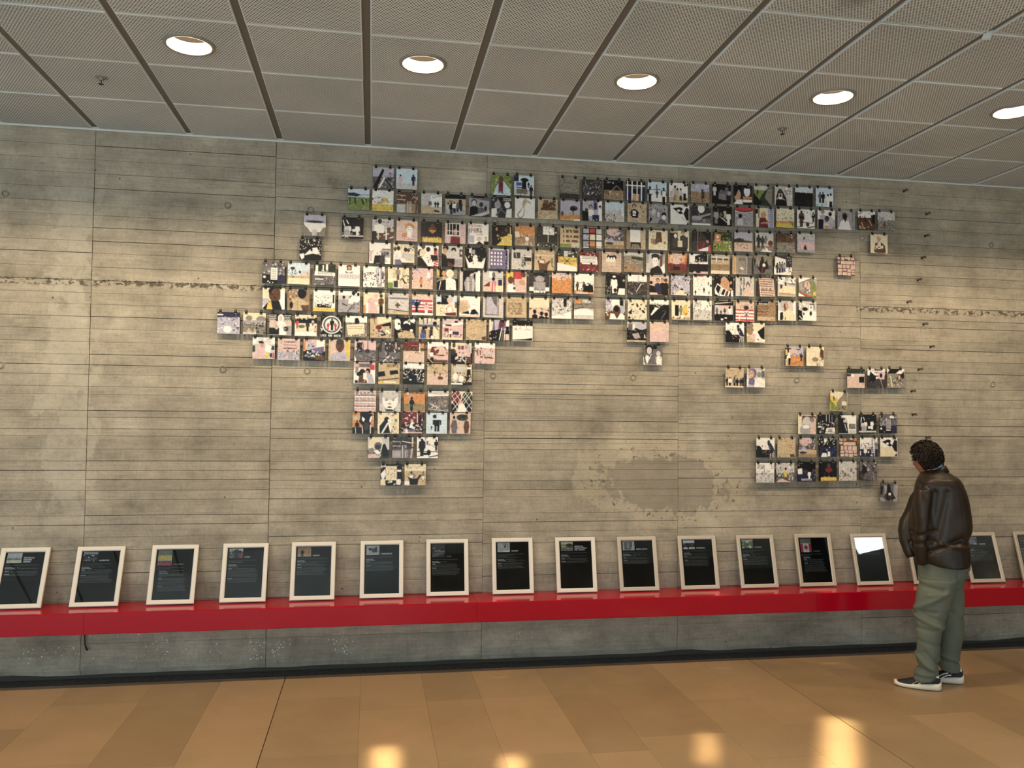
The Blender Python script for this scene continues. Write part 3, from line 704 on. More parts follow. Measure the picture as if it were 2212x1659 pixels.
for k, (fx, fy, head, rows, _, fm, art, lab) in enumerate(FRAMES):
    lean = math.asin(min(.4, (abs(fy)-.012)/FH))
    t = thing('picture_frame', lab, 'picture frame', (fx, fy+.001, BZ+.0035), (-lean, 0, 0), 'framed panels leaning on the red bench')
    RH, RV = (R_H, R_V) if fm == 1 else (R_H2, R_V2)
    link('frame_rail', RH, None, t)
    link('frame_rail', RV, None, t, (FW, 0, 0), (0, -PI/2, 0))
    link('frame_rail', RH, None, t, (FW, 0, FH), (0, PI, 0))
    link('frame_rail', RV, None, t, (0, 0, FH), (0, PI/2, 0))
    link('back_board', backb, None, t)
    c = link('black_card', card, None, t)
    ix, iz = FB, FH-FB
    flag = 'flag' in lab
    th_h = .105 if flag else (.095 if k == 6 else .066)
    tw = .092
    link('thumbnail_picture', ink_grid('thumbnail', raster(art, 900+k, 32), tw, th_h, -.0064), None, c, (ix+.012, 0, iz-.005))
    lines = head.count('\n')
    hm = text_mesh(head.replace('-', ''), .0135, M_INKW if k not in (2, 6, 12, 13) else M_INK) if head != '-' else None
    if '-' in head:                                       # lines too blurred to read: bars of the same size
        hb = MB()
        for q, part in enumerate(head.split('\n')):
            if part == '-': hb.box(0, .058-.006*q, -.0001, .0001, -q*.0128, -q*.0128+.0075)
        link('heading_line', hb.mesh('heading_line'), M_INK if k == 13 else M_INKW, c, (ix+.012+tw+.012, -.0066, iz-.005-th_h+.003+lines*.0128))
    if hm: link('heading', hm, None, c, (ix+.012+tw+.012, -.0066, iz-.005-th_h+.003+lines*.0128), (PI/2, 0, 0))
    mb = MB(); z = iz-.005-th_h-.016; g = random.Random(70+k)
    ind = .028 if flag else .012
    def words(z, x0, full, thick=.0021):
        p = x0; xe = ix+.012+(.195+g.uniform(-.02, .012) if full else g.uniform(.05, .15))
        while p < xe-.004:
            q = min(g.uniform(.005, .02), xe-p); mb.add([(p, -.0066, z), (p+q, -.0066, z), (p+q, -.0066, z+thick), (p, -.0066, z+thick)], [(0, 1, 2, 3)]); p += q+.0022
    for q in range(rows[0]): words(z, ix+.012, q == 0); z -= .0082
    z -= .006
    for s_ in range(4):
        link('bold_word', BOLD[s_], None, c, (ix+ind, -.0067, z-.001), (PI/2, 0, 0))
        for q in range(max(1, rows[s_+1])):
            words(z, ix+ind+((.062, .078, .038, .045)[s_] if q == 0 else 0), q < rows[s_+1]-1 or s_ > 1); z -= .0080
        if s_ in (1, 2) and rows[3] > 1: z -= .003
    link('body_text', mb.mesh('body_text'), M_INK, c)
    link('glass_pane', glass, None, t)
M_INK.node_tree.nodes['Principled BSDF'].inputs['Base Color'].default_value = srgb(138, 138, 136)

# ------------------------------------------------------------------ hanging photo prints
PW = .1525
YF = -.0435                     # front plane of the prints, hung clear of the wall
PHOTOS = """0 -16 3623|a bluish crowd climbing along a slanting dark barrier|b v g 45;M 0 25 100 100 46 8 kdgelv;T k 0 100 45 5 55 12 20 100;L 30 100 55 50 8 w;L 60 55 95 100 6 k;M 60 30 100 60 12 6 wkd
0 154 3625|two runners, one pink and one blue, on pale sand|b S e 72;P 20 83 55 p p;P 82 80 55 n n;E 80 30 3 4 d
0 857 3621|a seated figure in a white shawl and purple dress before green leaves|M 0 0 100 100 40 12 GDGs;b G G 0;M 0 0 100 100 40 10 DGGs;T S 10 100 38 32 50 25 62 32 95 70 95 100;R 35 30 24 60 u;R 38 35 20 45 m;E 48 20 11 14 b;M 25 78 75 100 10 7 pmv;E 90 90 8 10 S
0 1030 3626|a black umbrella above a banner and dark silhouettes|b S e 70;R 0 0 22 30 n;E 52 22 20 10 k;T k 40 25 60 25 62 70 38 70;R 10 35 28 28 B;R 12 52 26 4 w;R 12 66 55 26 a;W 14 72 50 3 6 k;P 85 100 55 k k;P 72 60 30 k k;M 0 85 100 100 8 7 gde
0 1381 3628|faint blue handwriting on a dull grey wall|b a d 78;N 10 9;W 15 22 65 1 14 g;X LOY 30 40 1 u;L 0 75 100 70 4 g;L 0 90 100 96 5 D
0 1554 3626|many small portraits pinned on a dark grey board|b d d 50;M 5 5 98 80 60 6 aglel;M 20 40 60 80 14 5 ewk;M 10 85 90 100 10 4 gd
0 1726 3632|a thatched hut roof among dark trees|b k t 52;M 10 0 60 18 8 9 wed;T a 65 25 95 52 40 50;T k 65 30 90 52 48 52;M 0 50 35 80 12 7 kdb;M 30 55 100 100 14 10 tsa
0 1901 3634|a dark haired head behind white window bars|b k n 30;R 35 30 55 40 g;E 55 75 22 30 f;E 55 52 24 14 k;R 70 35 30 65 n;R 0 30 20 70 n;R 5 0 6 100 w;R 29 0 6 100 w;R 55 0 6 100 w;R 78 0 6 100 w;R 0 20 100 6 w
0 2074 3637|two people carrying portraits under a blue sky by a column|b S w 58;P 12 100 78 k k;P 85 100 75 k k;R 10 42 16 20 w;R 78 45 18 28 w;P 50 80 40 d d;L 48 15 48 45 5 d;R 30 35 40 5 g;M 20 75 80 95 8 5 ewS
0 2247 3640|a group of white robed figures standing in sandy dust|b w s 72;M 0 0 100 20 10 8 dwe;P 12 70 70 w v;P 32 92 80 e t;P 45 95 70 s s;P 62 90 65 e d;P 85 88 88 w k;P 98 75 75 w w
0 2424 3644|a helmeted figure in dry brown grass|b v t 42;N 14 5;L 30 30 90 5 2 e;E 62 35 7 6 D;R 58 40 14 35 D;L 62 60 62 100 3 k;M 0 45 100 100 25 6 tbas
0 2602 3650|a bluish banner carried by people against a dark background|b k k 50;P 12 60 55 e e;P 78 55 50 g g;T g 35 45 45 28 75 35 78 85 32 75;W 36 50 38 4 8 l;R 0 80 100 20 k;P 92 75 50 l n
0 2780 3654|two faces, one half in shadow and one smiling on blue|b k k 50;R 45 0 55 70 n;E 20 55 18 32 f;T k 0 0 30 15 10 60 0 60;E 72 33 17 26 w;E 72 8 20 10 k;W 60 45 24 1 4 r;R 50 60 50 12 o;R 50 75 50 14 w;T w 0 100 15 80 45 75 50 100;M 50 88 100 100 8 5 k
0 2949 3657|a green hillside with a pale tent edge and small notice|b e G 22;T D 100 0 100 100 30 100 40 50 75 10;T a 75 15 100 5 100 100 60 60;R 68 50 24 18 a;T k 0 40 45 85 40 100 0 100;L 35 60 35 100 3 k;P 20 50 30 D D
0 3123 3662|a woman in a black cloak holding up a portrait|b e e 50;M 50 0 100 100 24 9 dewgv;T k 30 10 42 20 65 60 70 100 5 100 8 60 18 25;E 32 26 7 9 b;R 22 38 22 30 w;E 33 48 7 9 d;L 10 70 25 55 6 f;L 55 70 42 60 6 f
0 3298 3666|a black field under a narrow pale sky|b S k 28;N 6 8;M 0 20 100 28 8 6 wel;M 0 60 100 100 16 10 dkD
0 3475 3671|a row of people standing against a clear blue sky|b S S 50;M 0 50 100 100 34 6 kwdS;P 25 80 58 g k;P 42 80 58 k k;P 70 100 70 w w;P 86 100 75 w k;M 50 75 60 95 5 7 wk
1 -190 3455|dark stems standing in a green field below blue hills|b S G 38;T v 0 18 30 14 60 24 100 22 100 32 0 34;T n 0 20 25 18 60 26 45 36 0 34;M 0 38 100 80 20 7 GGs;L 8 40 8 75 6 D;L 32 45 34 70 6 k;L 65 48 72 70 6 k;L 85 45 86 60 4 D;M 0 75 100 100 20 7 saG
1 -16 3455|a yellow tent and people on yellow grass|b w y 66;T y 42 55 55 32 72 38 78 50;M 0 35 75 68 30 6 kbrdop;R 40 50 22 12 y;R 0 66 100 34 y;N 8 6
1 161 3451|brown tinted shelves with a thin arm reaching through bars|b b t 55;L 0 14 40 18 4 e;L 0 36 40 38 4 e;M 0 5 40 50 14 5 tbs;R 0 60 38 40 e;M 45 20 95 60 14 5 tsb;L 50 45 50 100 3 e;L 58 45 58 100 3 e;L 66 45 66 100 3 e;L 95 40 90 100 6 b;E 95 30 6 7 f;M 70 0 100 30 8 5 ew
1 338 3453|an empty pale street with black robed figures by a building|b e e 50;T s 0 60 20 50 100 90 100 100 0 100;R 45 10 55 55 w;T e 0 20 45 40 45 55 0 60;R 35 40 15 20 g;P 68 68 30 k k;P 80 70 32 k k;L 55 20 100 10 3 a;T k 65 80 90 85 85 92 60 88
1 514 3454|people crowding a doorway under a dark roof|b k s 22;R 0 55 100 45 l;R 65 25 16 45 k;P 15 95 55 e v;P 30 98 60 k d;P 45 90 55 w k;P 60 85 45 g n;P 78 80 45 n k;E 28 35 9 6 a;R 85 30 15 45 s
1 691 3453|two long haired people before a grey mural of faces|b g d 85;T l 0 10 100 25 100 80 0 95;R 10 0 80 10 k;H 25 35 12 e k k;H 60 45 9 d k g;P 82 80 35 k k;T e 10 100 100 70 100 85 60 100
1 861 3454|a black and white group bowing around joined hands|b d d 50;M 0 0 100 40 16 10 kdlg;E 30 40 16 18 l;E 78 38 14 16 w;T w 0 60 25 55 30 100 0 100;T w 75 60 100 55 100 100 70 100;L 25 90 50 55 9 g;L 70 80 45 60 7 g;W 58 5 38 2 8 w;E 45 10 10 9 k
1 1037 3455|a knotted rope noose on a white ground|b w w 50;L 52 5 44 35 14 s;L 40 15 58 20 3 t;L 40 24 58 29 3 t;L 55 10 75 22 9 s;L 44 40 30 60 5 s;L 30 60 15 82 5 t;L 15 82 18 95 5 t;L 18 95 32 98 5 t;L 32 98 44 85 5 t;L 44 85 48 45 5 s
1 1212 3455|a torn ochre sheet with a brown sketch in its upper half|b s s 50;N 6 10;R 10 5 80 50 b;M 10 5 90 55 22 8 btsa;T s 5 0 30 8 10 60 0 60;L 40 90 75 75 3 c
1 1387 3456|a lone dark tree and a figure on an orange desert|b v s 66;E 68 38 20 13 b;E 62 42 14 10 k;L 65 50 65 70 5 b;L 82 45 72 40 5 k;P 10 88 36 b b;R 70 92 30 8 w;T o 0 80 100 70 100 90 0 95
1 1559 3462|a dark haired woman facing a white hooded figure|b v v 50;R 55 0 20 45 u;R 60 10 12 30 n;R 80 0 20 100 w;E 90 32 8 12 k;E 92 36 5 8 f;T w 80 30 100 40 100 100 82 100;H 42 32 9 f k w;T k 0 50 30 55 30 100 0 100;E 20 48 8 10 d;R 50 70 35 30 n;M 0 90 80 100 8 6 wk
1 1735 3462|white smoke rising above a crowd on brown ground|b S e 40;M 0 35 100 70 20 12 ewel;M 0 60 60 100 24 8 tbas;M 5 60 60 75 12 5 kd;M 70 60 100 90 10 10 el
1 1914 3465|a long haired figure in black holding a white sheet in front|b s s 50;M 50 10 100 100 20 8 deag;M 0 0 20 100 10 8 aes;H 35 18 10 f k k;R 22 40 34 35 k;R 27 40 18 26 w;L 12 50 28 58 6 k;L 58 50 44 58 6 k;R 25 80 25 20 l;M 28 45 42 60 5 4 k
1 2084 3466|people with a pale framed portrait and a woman turned away|b l l 50;M 0 0 100 35 22 8 dkml;R 40 35 24 36 g;R 44 40 16 28 e;E 26 42 10 16 e;E 80 55 13 16 k;E 80 66 10 12 w;T g 45 100 60 75 80 80 100 100;T k 20 80 0 100 10 60 0 50
1 2258 3469|a masked figure in black leaning over a white slope in the second row|b w w 50;E 48 22 18 10 k;T k 12 18 40 14 70 45 50 48;E 44 30 8 6 w;T k 70 45 85 12 98 20 98 80 85 78;R 72 0 22 8 k;T w 0 100 0 35 85 80 95 100;T k 96 80 100 100 86 100;L 60 60 100 100 2 a
1 2434 3471|a blurred grey blast with a white opening above|b g g 50;E 15 30 22 34 d;E 75 40 30 34 d;E 50 15 18 22 w;E 20 65 35 12 l;L 0 70 100 40 10 l;E 75 75 25 12 g;R 60 70 12 15 l;R 0 90 100 10 w
1 2611 3476|dark market scene lit on a white shirted shoulder|b k k 50;M 0 5 100 45 26 7 kdgb;P 15 90 75 l a;P 62 55 40 y e;P 82 95 70 w w;L 45 60 72 80 6 e;M 20 40 70 60 10 5 dew
1 2789 3478|a round red roof above a wall of black and white posters|b e l 50;E 50 5 60 20 m;E 50 2 62 16 r;R 0 26 100 74 l;M 0 28 100 95 60 4 kwdeu;H 30 48 9 k k e
1 2965 3480|a clapping man in a red shirt beside blue writing|b c c 50;R 65 0 35 100 v;W 78 10 16 9 10 B;L 16 0 16 50 6 b;H 42 38 14 f f m;L 35 85 75 72 10 f;R 20 50 35 50 m;L 30 80 75 70 7 f;R 0 5 12 25 k
1 3137 3486|a faded line of people above bright orange sand|b c s 66;M 0 22 100 62 34 6 atbes;R 0 68 100 32 o;R 0 76 100 24 y;T t 75 60 98 70 98 95 80 80;N 8 5
1 3314 3488|a dark standing man and tilted white sticks, upper right|b w w 50;P 25 90 85 b b;R 15 20 22 50 b;T k 10 30 45 40 35 50 15 50;P 92 65 55 k d;M 40 0 100 30 12 7 kdwa;L 60 20 48 100 4 w;L 10 68 90 70 4 k;E 60 78 10 12 d;L 60 95 100 88 5 k;L 0 95 30 90 4 k
1 3490 3492|a child holding an orange paper between standing adults|b w v 50;H 72 22 9 k k e;H 30 12 9 f g v;R 5 50 30 50 k;H 54 48 12 b k v;R 38 70 26 12 c;R 45 82 14 18 o;R 85 85 12 15 o;M 60 45 95 70 8 6 ve
1 3663 3494|a man in a white shirt with a shaded face|b l g 60;R 0 0 100 100 l;L 85 0 90 100 3 g;L 30 0 30 40 2 g;H 42 30 14 k b w;T w 5 100 20 55 65 50 80 100;T k 32 30 56 30 46 62
1 3842 3500|a tangle of brown arms below white caps|b w b 35;M 0 25 100 100 46 8 bkmbkd;E 55 22 16 9 w;M 0 0 100 25 12 7 kwb;M 10 80 60 100 8 6 pw;L 20 60 35 95 6 f;L 65 50 80 75 5 f;T k 75 20 100 15 100 70 80 60
1 4016 3505|a hazy grey ruined street with fallen walls|b e a 45;R 8 28 30 25 l;M 0 45 100 100 44 7 aglpd;M 10 30 35 45 4 4 d;P 40 95 40 m g;N 8 6
2 -497 3250|a white bowl shaped arena seen from above|b v a 50;R 0 0 100 34 v;E 50 32 40 6 d;R 0 38 100 20 w;T w 0 40 100 38 75 80 30 82 ;R 38 70 22 28 e;W 50 88 20 3 4 g;M 5 30 95 38 14 4 kdn;T a 0 45 25 85 30 100 0 100
2 -230 3244|white clad women in a dark courtyard at night|b k k 50;M 0 75 100 100 12 10 gld;P 32 90 60 w e;P 22 95 65 e e;P 72 90 60 w w;L 5 15 12 40 4 w;L 22 15 30 30 5 w;R 48 55 16 12 w;R 10 60 25 30 l;R 0 85 100 6 e;M 50 15 95 50 8 5 dg
2 -13 3245|a figure in white among white wooden crosses|b e b 60;M 0 0 25 25 8 5 kw;M 50 10 100 50 20 6 dgme;H 35 14 9 k k w;R 10 30 45 38 w;R 68 40 18 60 b;L 28 65 28 100 5 w;L 15 88 38 84 4 e;L 66 50 66 100 5 w;L 55 78 78 70 4 w;R 0 60 20 40 k;R 78 88 8 8 B;L 85 90 100 84 4 w
2 162 3244|a child's drawing of a face with orange hair|b h p 50;L 15 0 8 100 3 p;E 62 32 22 20 o;E 62 44 16 18 w;R 50 60 22 20 w;L 45 35 82 30 2 t;E 55 45 2 2 g;E 68 45 2 2 g;R 25 62 26 20 o;W 58 90 34 1 10 a;L 20 85 60 95 2 a;L 70 70 95 80 3 l
2 340 3242|a red flame shaped figure above yellow flames in the third row|b k b 50;R 0 0 100 72 k;E 55 20 9 10 b;E 55 36 18 14 b;T o 35 40 75 40 55 58;M 5 45 95 70 6 6 bm;R 8 78 92 22 y;M 6 74 100 100 30 6 yoc
2 517 3242|a face peering through white window bars|b p p 50;R 12 5 58 54 k;H 50 42 13 f k m;L 22 0 22 60 3 w;L 36 0 36 60 3 w;L 54 0 54 60 3 w;L 70 0 70 60 3 w;R 10 38 62 3 w;R 8 60 66 3 w;L 20 66 82 68 2 l;L 20 66 22 100 2 l;L 82 68 82 100 2 l
2 688 3245|a placard reading silence on torture|b w w 50;R 0 30 8 70 v;X SILENCE 3 22 1 k;X TCHETCHENIE 0 6 0.7 r;X ON TORTURE 6 37 0.7 r;W 40 52 35 1 5 k;R 0 60 30 35 v;R 32 64 45 36 w;E 55 75 12 10 p;T k 40 100 55 85 75 100;R 82 62 12 25 s;R 78 85 22 15 k
2 867 3242|yellow candle light heaped in a dark corner|b k k 50;T y 22 100 45 80 50 60 75 50 80 40 98 45 98 100;M 30 55 98 100 40 7 ycsy;E 22 20 5 9 o;E 70 22 8 10 b;E 27 52 4 5 p;L 90 10 90 50 4 c;M 40 25 80 45 8 6 bkm
2 1038 3245|an orange tinted room with a child in white|b o t 50;N 10 8;T c 0 30 20 28 25 55 5 58;M 0 60 30 95 8 7 at;R 28 5 60 30 o;P 62 90 45 w p;M 30 40 55 60 6 5 pw;E 12 22 7 8 o;M 20 85 100 100 12 8 pcs
2 1212 3248|a raised placard with faces over a dark street|b k k 50;R 28 0 56 40 w;M 30 2 82 36 24 5 kdgl;L 54 42 54 80 3 w;R 0 78 100 8 d;M 0 88 100 100 24 4 we;E 92 28 5 4 e;M 5 10 20 60 6 5 db
2 1386 3249|a tall pale building with rows of dark windows|b s s 50;N 5 5;M 12 10 95 14 10 5 b;R 15 12 6 14 b;R 30 12 14 14 b;R 52 12 8 14 b;R 68 12 26 14 b;R 15 38 6 12 b;R 30 38 14 12 b;R 52 38 8 12 b;R 68 38 26 12 b;R 15 62 6 10 b;R 30 62 20 10 b;R 60 62 30 10 b;R 0 82 55 18 G;R 62 76 36 16 e
2 1562 3253|a grid of purple, red and white poster squares|b k k 50;R 3 4 28 22 v;R 37 4 26 20 r;R 70 4 27 24 e;R 3 32 28 28 v;R 37 32 26 28 c;R 70 32 27 28 w;R 3 66 28 26 l;R 37 66 26 26 o;R 70 66 27 26 w;R 3 95 28 5 w;R 37 95 26 5 r;R 70 95 27 5 w;M 5 4 30 90 18 5 udn;M 74 38 92 50 4 4 l
2 1734 3256|a pale tent before a smoky crowd, upper middle|b g s 60;E 45 15 35 22 p;M 50 5 100 45 16 9 degl;M 0 45 100 62 22 6 kdwm;T v 2 75 36 42 62 78;E 26 74 22 6 d;R 0 80 100 20 t;M 0 82 100 100 16 5 syta
2 1906 3259|a blank white sheet hung over a dark doorway|b a a 50;R 22 0 58 100 k;R 20 2 54 62 w;R 0 0 20 100 t;R 76 0 24 100 s;T a 30 75 65 75 75 100 22 100;L 40 78 36 100 2 k;L 55 78 58 100 2 k
2 2084 3262|pale sandstone walls with a brown figure walking|b c c 50;T b 40 8 66 8 72 62 35 62;T t 12 45 50 45 42 78 14 70;M 5 5 30 50 12 6 atc;P 42 88 45 b e;R 0 75 100 25 c;M 10 80 95 98 12 3 at;E 85 62 7 8 t
2 2258 3266|two people in dark coats holding a pale notice|b s b 12;R 40 0 60 100 c;R 0 12 38 88 k;H 28 25 10 w k d;H 68 10 9 f k d;R 55 30 40 60 d;R 12 40 30 50 d;R 40 50 24 32 c;R 30 82 60 18 k;M 42 55 60 78 6 3 l
2 2438 3270|a hunched purple figure against dark curtains|b k d 50;L 15 0 15 100 4 d;L 30 0 30 100 4 a;L 45 0 48 50 4 g;E 55 45 20 30 d;R 30 50 40 40 m;T w 35 95 90 75 100 100 35 100;E 82 50 8 8 f;T r 88 70 100 65 100 100 85 100;M 30 30 70 80 14 7 dkmg
2 2610 3273|an orange paper sign in front of green leaves|b D G 45;M 0 0 100 45 30 8 DGGk;R 8 10 32 48 o;E 24 25 6 7 w;R 12 40 24 6 p;M 40 45 100 100 30 9 ycsG;M 0 60 40 95 14 7 kyD;L 30 58 34 80 2 s
2 2784 3280|an empty beach with tables under a lilac sky|b v s 52;T D 0 38 30 30 55 42 98 46 98 52 0 54;E 45 38 8 5 b;R 0 56 100 44 h;M 10 58 80 80 12 6 kdb;L 50 80 75 86 2 k
2 2960 3285|grey soldiers walking past a seated figure in red|b e a 70;R 0 0 100 60 e;P 18 80 70 D d;P 40 82 65 d b;P 58 60 45 a a;E 84 55 14 16 b;R 76 62 16 12 r;T w 30 100 55 75 95 100;M 5 80 95 100 16 7 bams
2 3141 3288|a dim brown muddy yard with a puddle|b b a 40;N 12 8;R 0 30 90 18 b;M 0 10 95 50 18 7 bdta;M 65 5 95 22 8 5 wl;T l 55 60 85 68 80 76 60 68;M 0 55 100 100 26 7 gadp
2 3314 3295|a small dark figure sitting by a lilac wall|b e v 30;M 10 5 90 35 18 6 lgeed;E 40 25 6 6 d;R 10 45 85 40 p;M 5 55 95 95 14 9 lvp;T k 35 75 48 58 55 80 60 92 40 90;R 0 86 100 14 l
2 3951 3317|a bald man holding up a small white object|b c c 50;H 48 25 12 f h b;T b 20 90 30 50 45 40 65 42 85 60 90 95 80 98 30 98;R 42 42 18 35 w;R 30 60 45 14 c;E 50 68 5 4 m;T f 20 75 35 65 32 85;E 50 52 3 3 m
3 -525 3076|a dense crowd with a raised white sleeve|b k k 50;M 0 0 100 55 90 5 wkwd;T k 0 60 60 35 70 48 0 85;T w 20 80 55 45 80 40 95 75 60 70;T w 0 75 20 70 22 90 10 100;E 55 52 5 8 k;T k 25 95 45 75 95 72 98 95;M 80 50 100 80 8 5 wk
3 -32 3069|a white car marked UN in a busy street|b w w 50;M 0 35 60 70 22 6 dgkae;R 55 35 42 35 l;R 60 28 40 6 g;X UN 70 42 1.3 k;T k 20 100 25 62 70 58 72 98;R 2 40 12 50 p;R 50 60 24 40 d;M 75 70 100 95 8 6 wld;E 62 52 6 7 g
3 141 3066|four people holding white posters in front of green|b c c 50;M 0 0 100 20 20 7 GseD;E 8 25 7 9 d;H 24 22 8 k k w;H 58 28 8 k k w;H 72 30 7 b k w;M 80 5 100 30 12 6 Dka;R 0 48 28 26 w;T e 42 45 50 36 98 48 92 82 38 74;R 8 74 30 26 u;W 8 52 16 3 6 l;T w 35 65 60 72 50 88 34 78;R 38 88 60 12 d
3 318 3064|black and white volunteers with a pink striped cloth|b w w 50;E 14 38 14 20 k;T k 0 55 20 60 50 100 0 100;H 26 8 9 b k c;H 50 20 9 k k w;E 85 18 8 10 k;R 78 25 16 18 r;R 92 15 8 60 p;T k 60 45 95 45 98 70 70 75;T w 50 90 72 75 75 100 50 100;T r 80 70 98 75 98 100 75 100;L 80 80 98 86 3 w;L 78 90 98 96 3 w;M 45 55 75 80 10 6 kbd
3 495 3067|a boy in profile in front of pinned portrait drawings|b e e 50;R 22 5 56 52 e;E 57 18 12 12 k;E 57 32 9 14 e;E 18 10 14 14 k;E 16 25 10 14 f;T k 0 35 20 45 35 100 0 100;R 85 15 14 36 d;E 94 32 5 8 e;R 25 60 38 32 k;T b 28 75 60 92 60 100 30 100;R 62 62 36 36 l;L 65 95 95 85 2 r
3 668 3065|a white hammock shape below a night statue|b k k 50;R 20 5 8 22 w;R 34 12 14 20 l;L 30 0 30 40 2 w;E 50 55 13 20 w;T w 0 40 20 75 50 65 80 70 100 45 90 100 15 100;M 60 40 90 60 8 6 gld;M 15 38 35 50 6 5 wl;E 40 78 3 4 g
3 843 3064|white silhouettes in rows on a purple sheet|b v v 50;R 5 8 82 92 u;G 4 4 8 12 70 84 w;M 8 15 76 95 30 3 u;R 84 5 10 95 n;M 84 10 95 95 14 4 wv;R 0 0 100 6 e
3 1016 3067|a couple standing in a bare concrete ruin|b e e 50;R 10 15 34 30 d;L 20 10 26 40 3 e;R 70 38 28 20 k;P 65 80 55 d k;P 55 72 45 l a;M 40 55 65 95 16 6 eldk;R 78 60 20 14 s;M 5 85 95 100 14 6 agde;L 50 32 98 36 3 w
3 1191 3069|a back view with raised arms facing an ochre wall, fourth row|b s s 50;M 5 3 95 20 30 4 tabs;R 0 26 100 3 c;E 42 55 14 12 t;T b 15 55 25 50 40 68 55 65 75 50 80 55 68 75 65 100 25 100 22 78;R 25 52 22 12 c;P 88 75 38 a t;M 78 68 100 86 8 4 bk;E 30 38 5 7 b;E 8 40 5 6 a
3 1365 3069|a yellow banner with a crossed out name|b D w 60;M 0 0 100 30 16 8 Dkwe;R 34 0 20 28 e;T y 5 28 98 32 98 78 5 60;R 5 28 10 32 o;W 18 44 76 1 26 t;L 30 32 70 66 3 k;L 66 34 36 64 3 k;T w 0 65 98 82 98 100 0 100
3 1536 3070|a protest banner above a red and white crowd|b m m 50;M 0 0 100 20 18 8 mwrk;T w 3 20 90 22 95 62 8 62;W 14 24 70 2 8 k;W 14 44 70 2 8 l;M 0 64 100 100 60 5 kmwdrp;E 62 58 5 6 k;M 0 40 12 70 5 6 kr
3 1714 3076|three drawn heads surrounded by brick like writing|b h h 50;W 3 6 94 12 7.8 a;R 20 14 52 38 c;E 34 26 10 12 k;E 50 26 9 11 k;E 64 26 11 13 k;E 34 34 6 10 w;E 49 36 6 10 w;E 63 34 6 10 w;R 22 50 50 14 h
3 1887 3081|a long line of people walking in brown hills|b e a 24;T a 0 18 50 14 98 22 98 45 0 35;T D 40 20 98 24 98 40 40 32;M 5 38 98 64 50 4 wadkc;T t 0 62 40 55 98 90 98 100 0 100;R 3 76 12 6 D;M 90 80 100 100 4 5 we
3 2065 3083|a drawn portrait of a dark haired young man|b l e 50;R 14 0 58 100 e;E 50 22 22 18 k;E 48 40 16 24 w;E 48 12 22 10 k;R 38 55 24 15 w;T k 20 100 25 78 45 70 62 60 85 80 88 100;R 72 10 14 60 b;T w 75 70 95 55 100 90 90 100;E 42 38 3 2 k;E 56 38 3 2 k
3 2240 3087|an orange red glow over a low dark shed|b o m 50;E 45 25 40 28 h;N 12 5;M 70 10 100 80 18 8 mror;R 0 62 100 38 m;R 15 66 48 18 k;R 20 68 8 12 b;M 0 0 30 40 6 9 oo;R 0 86 100 14 b
3 2413 3090|black silhouettes beside a dark vehicle|b w k 50;T k 30 10 60 0 98 0 98 38 30 40;M 5 30 60 55 20 7 kwk;M 55 18 85 45 10 7 gle;R 2 50 96 36 k;E 15 92 12 8 k;R 0 88 100 12 p;E 12 90 12 7 k;E 48 92 14 5 k
3 2592 3095|a faint field of grass under paired film frames|b s t 50;R 0 8 100 14 e;R 28 8 3 30 w;R 64 8 3 30 w;R 2 20 24 8 d;R 34 20 26 8 d;R 68 20 26 8 d;M 0 34 100 80 50 4 tasg;R 0 82 100 18 c
3 2769 3098|a framed yellowed notice behind glass|b a a 50;R 0 0 22 100 s;L 8 0 10 100 4 o;R 28 8 52 88 l;R 32 12 44 80 a;W 36 16 36 2 7 d;W 36 32 34 5 7 l;T w 38 70 50 60 66 75;R 84 10 16 90 g
3 2944 3106|an upside down dark butterfly shaped silhouette, fourth row|b a g 50;N 8 9;T k 45 5 55 12 60 40 75 25 85 70 65 75 60 92 45 95 30 80 20 60 32 55;T k 0 10 15 30 5 60;E 58 52 8 9 w;L 52 60 48 90 6 m;L 25 20 30 60 4 l
3 3118 3109|a leaning photo strip beside blue clad people|b d w 60;T w 5 5 65 20 65 85 5 98;L 20 0 98 25 4 k;P 18 92 55 k n;P 32 90 60 a n;P 46 88 58 g n;P 58 85 50 l B;P 85 60 45 n k;M 65 60 100 100 18 7 ynkw;M 70 0 100 40 10 6 dew
3 3662 3125|a pavement of pinkish bricks, high on the right|b b b 50;R 0 2 16 14 p;R 22 4 16 16 h;R 42 3 20 10 p;R 60 2 14 16 h;R 78 2 18 16 p;R 0 24 14 12 l;R 20 24 68 16 h;R 92 24 8 16 p;R 2 44 12 18 p;R 14 44 14 18 h;R 32 44 14 18 p;R 50 44 20 18 h;R 75 44 24 24 p;R 4 66 24 14 h;R 32 66 20 10 p;R 56 66 20 14 h;R 78 72 20 8 p;R 2 84 24 14 p;R 30 82 24 16 h;R 56 84 20 16 p;R 80 84 20 10 h
4 -778 2899|black and white demonstrators with a tall paper banner, first column|b g k 60;M 0 0 100 30 24 9 degk;M 0 30 100 60 24 8 lwgv;R 38 28 30 56 w;W 42 36 22 6 8 g;R 0 68 36 32 k;R 70 62 30 38 n;E 10 72 6 6 w;M 5 88 95 100 10 5 wk
4 -602 2898|motorbikes on a sandy village square|b S s 60;E 22 26 11 7 D;L 22 30 22 45 3 b;M 0 35 40 55 12 6 Dag;T e 60 40 98 30 98 60 60 60;R 86 42 6 12 o;E 55 42 5 6 k;M 15 48 65 70 24 5 kglp;R 0 72 100 28 c
4 -422 2897|a long white banner between palm trees|b D g 48;R 8 0 12 35 w;R 55 0 10 35 w;R 40 5 6 30 w;M 0 25 100 42 18 5 kwd;T w 5 34 98 40 98 55 3 54;W 20 37 70 2 7 g;M 0 58 100 100 26 9 gdel;R 5 70 40 4 w
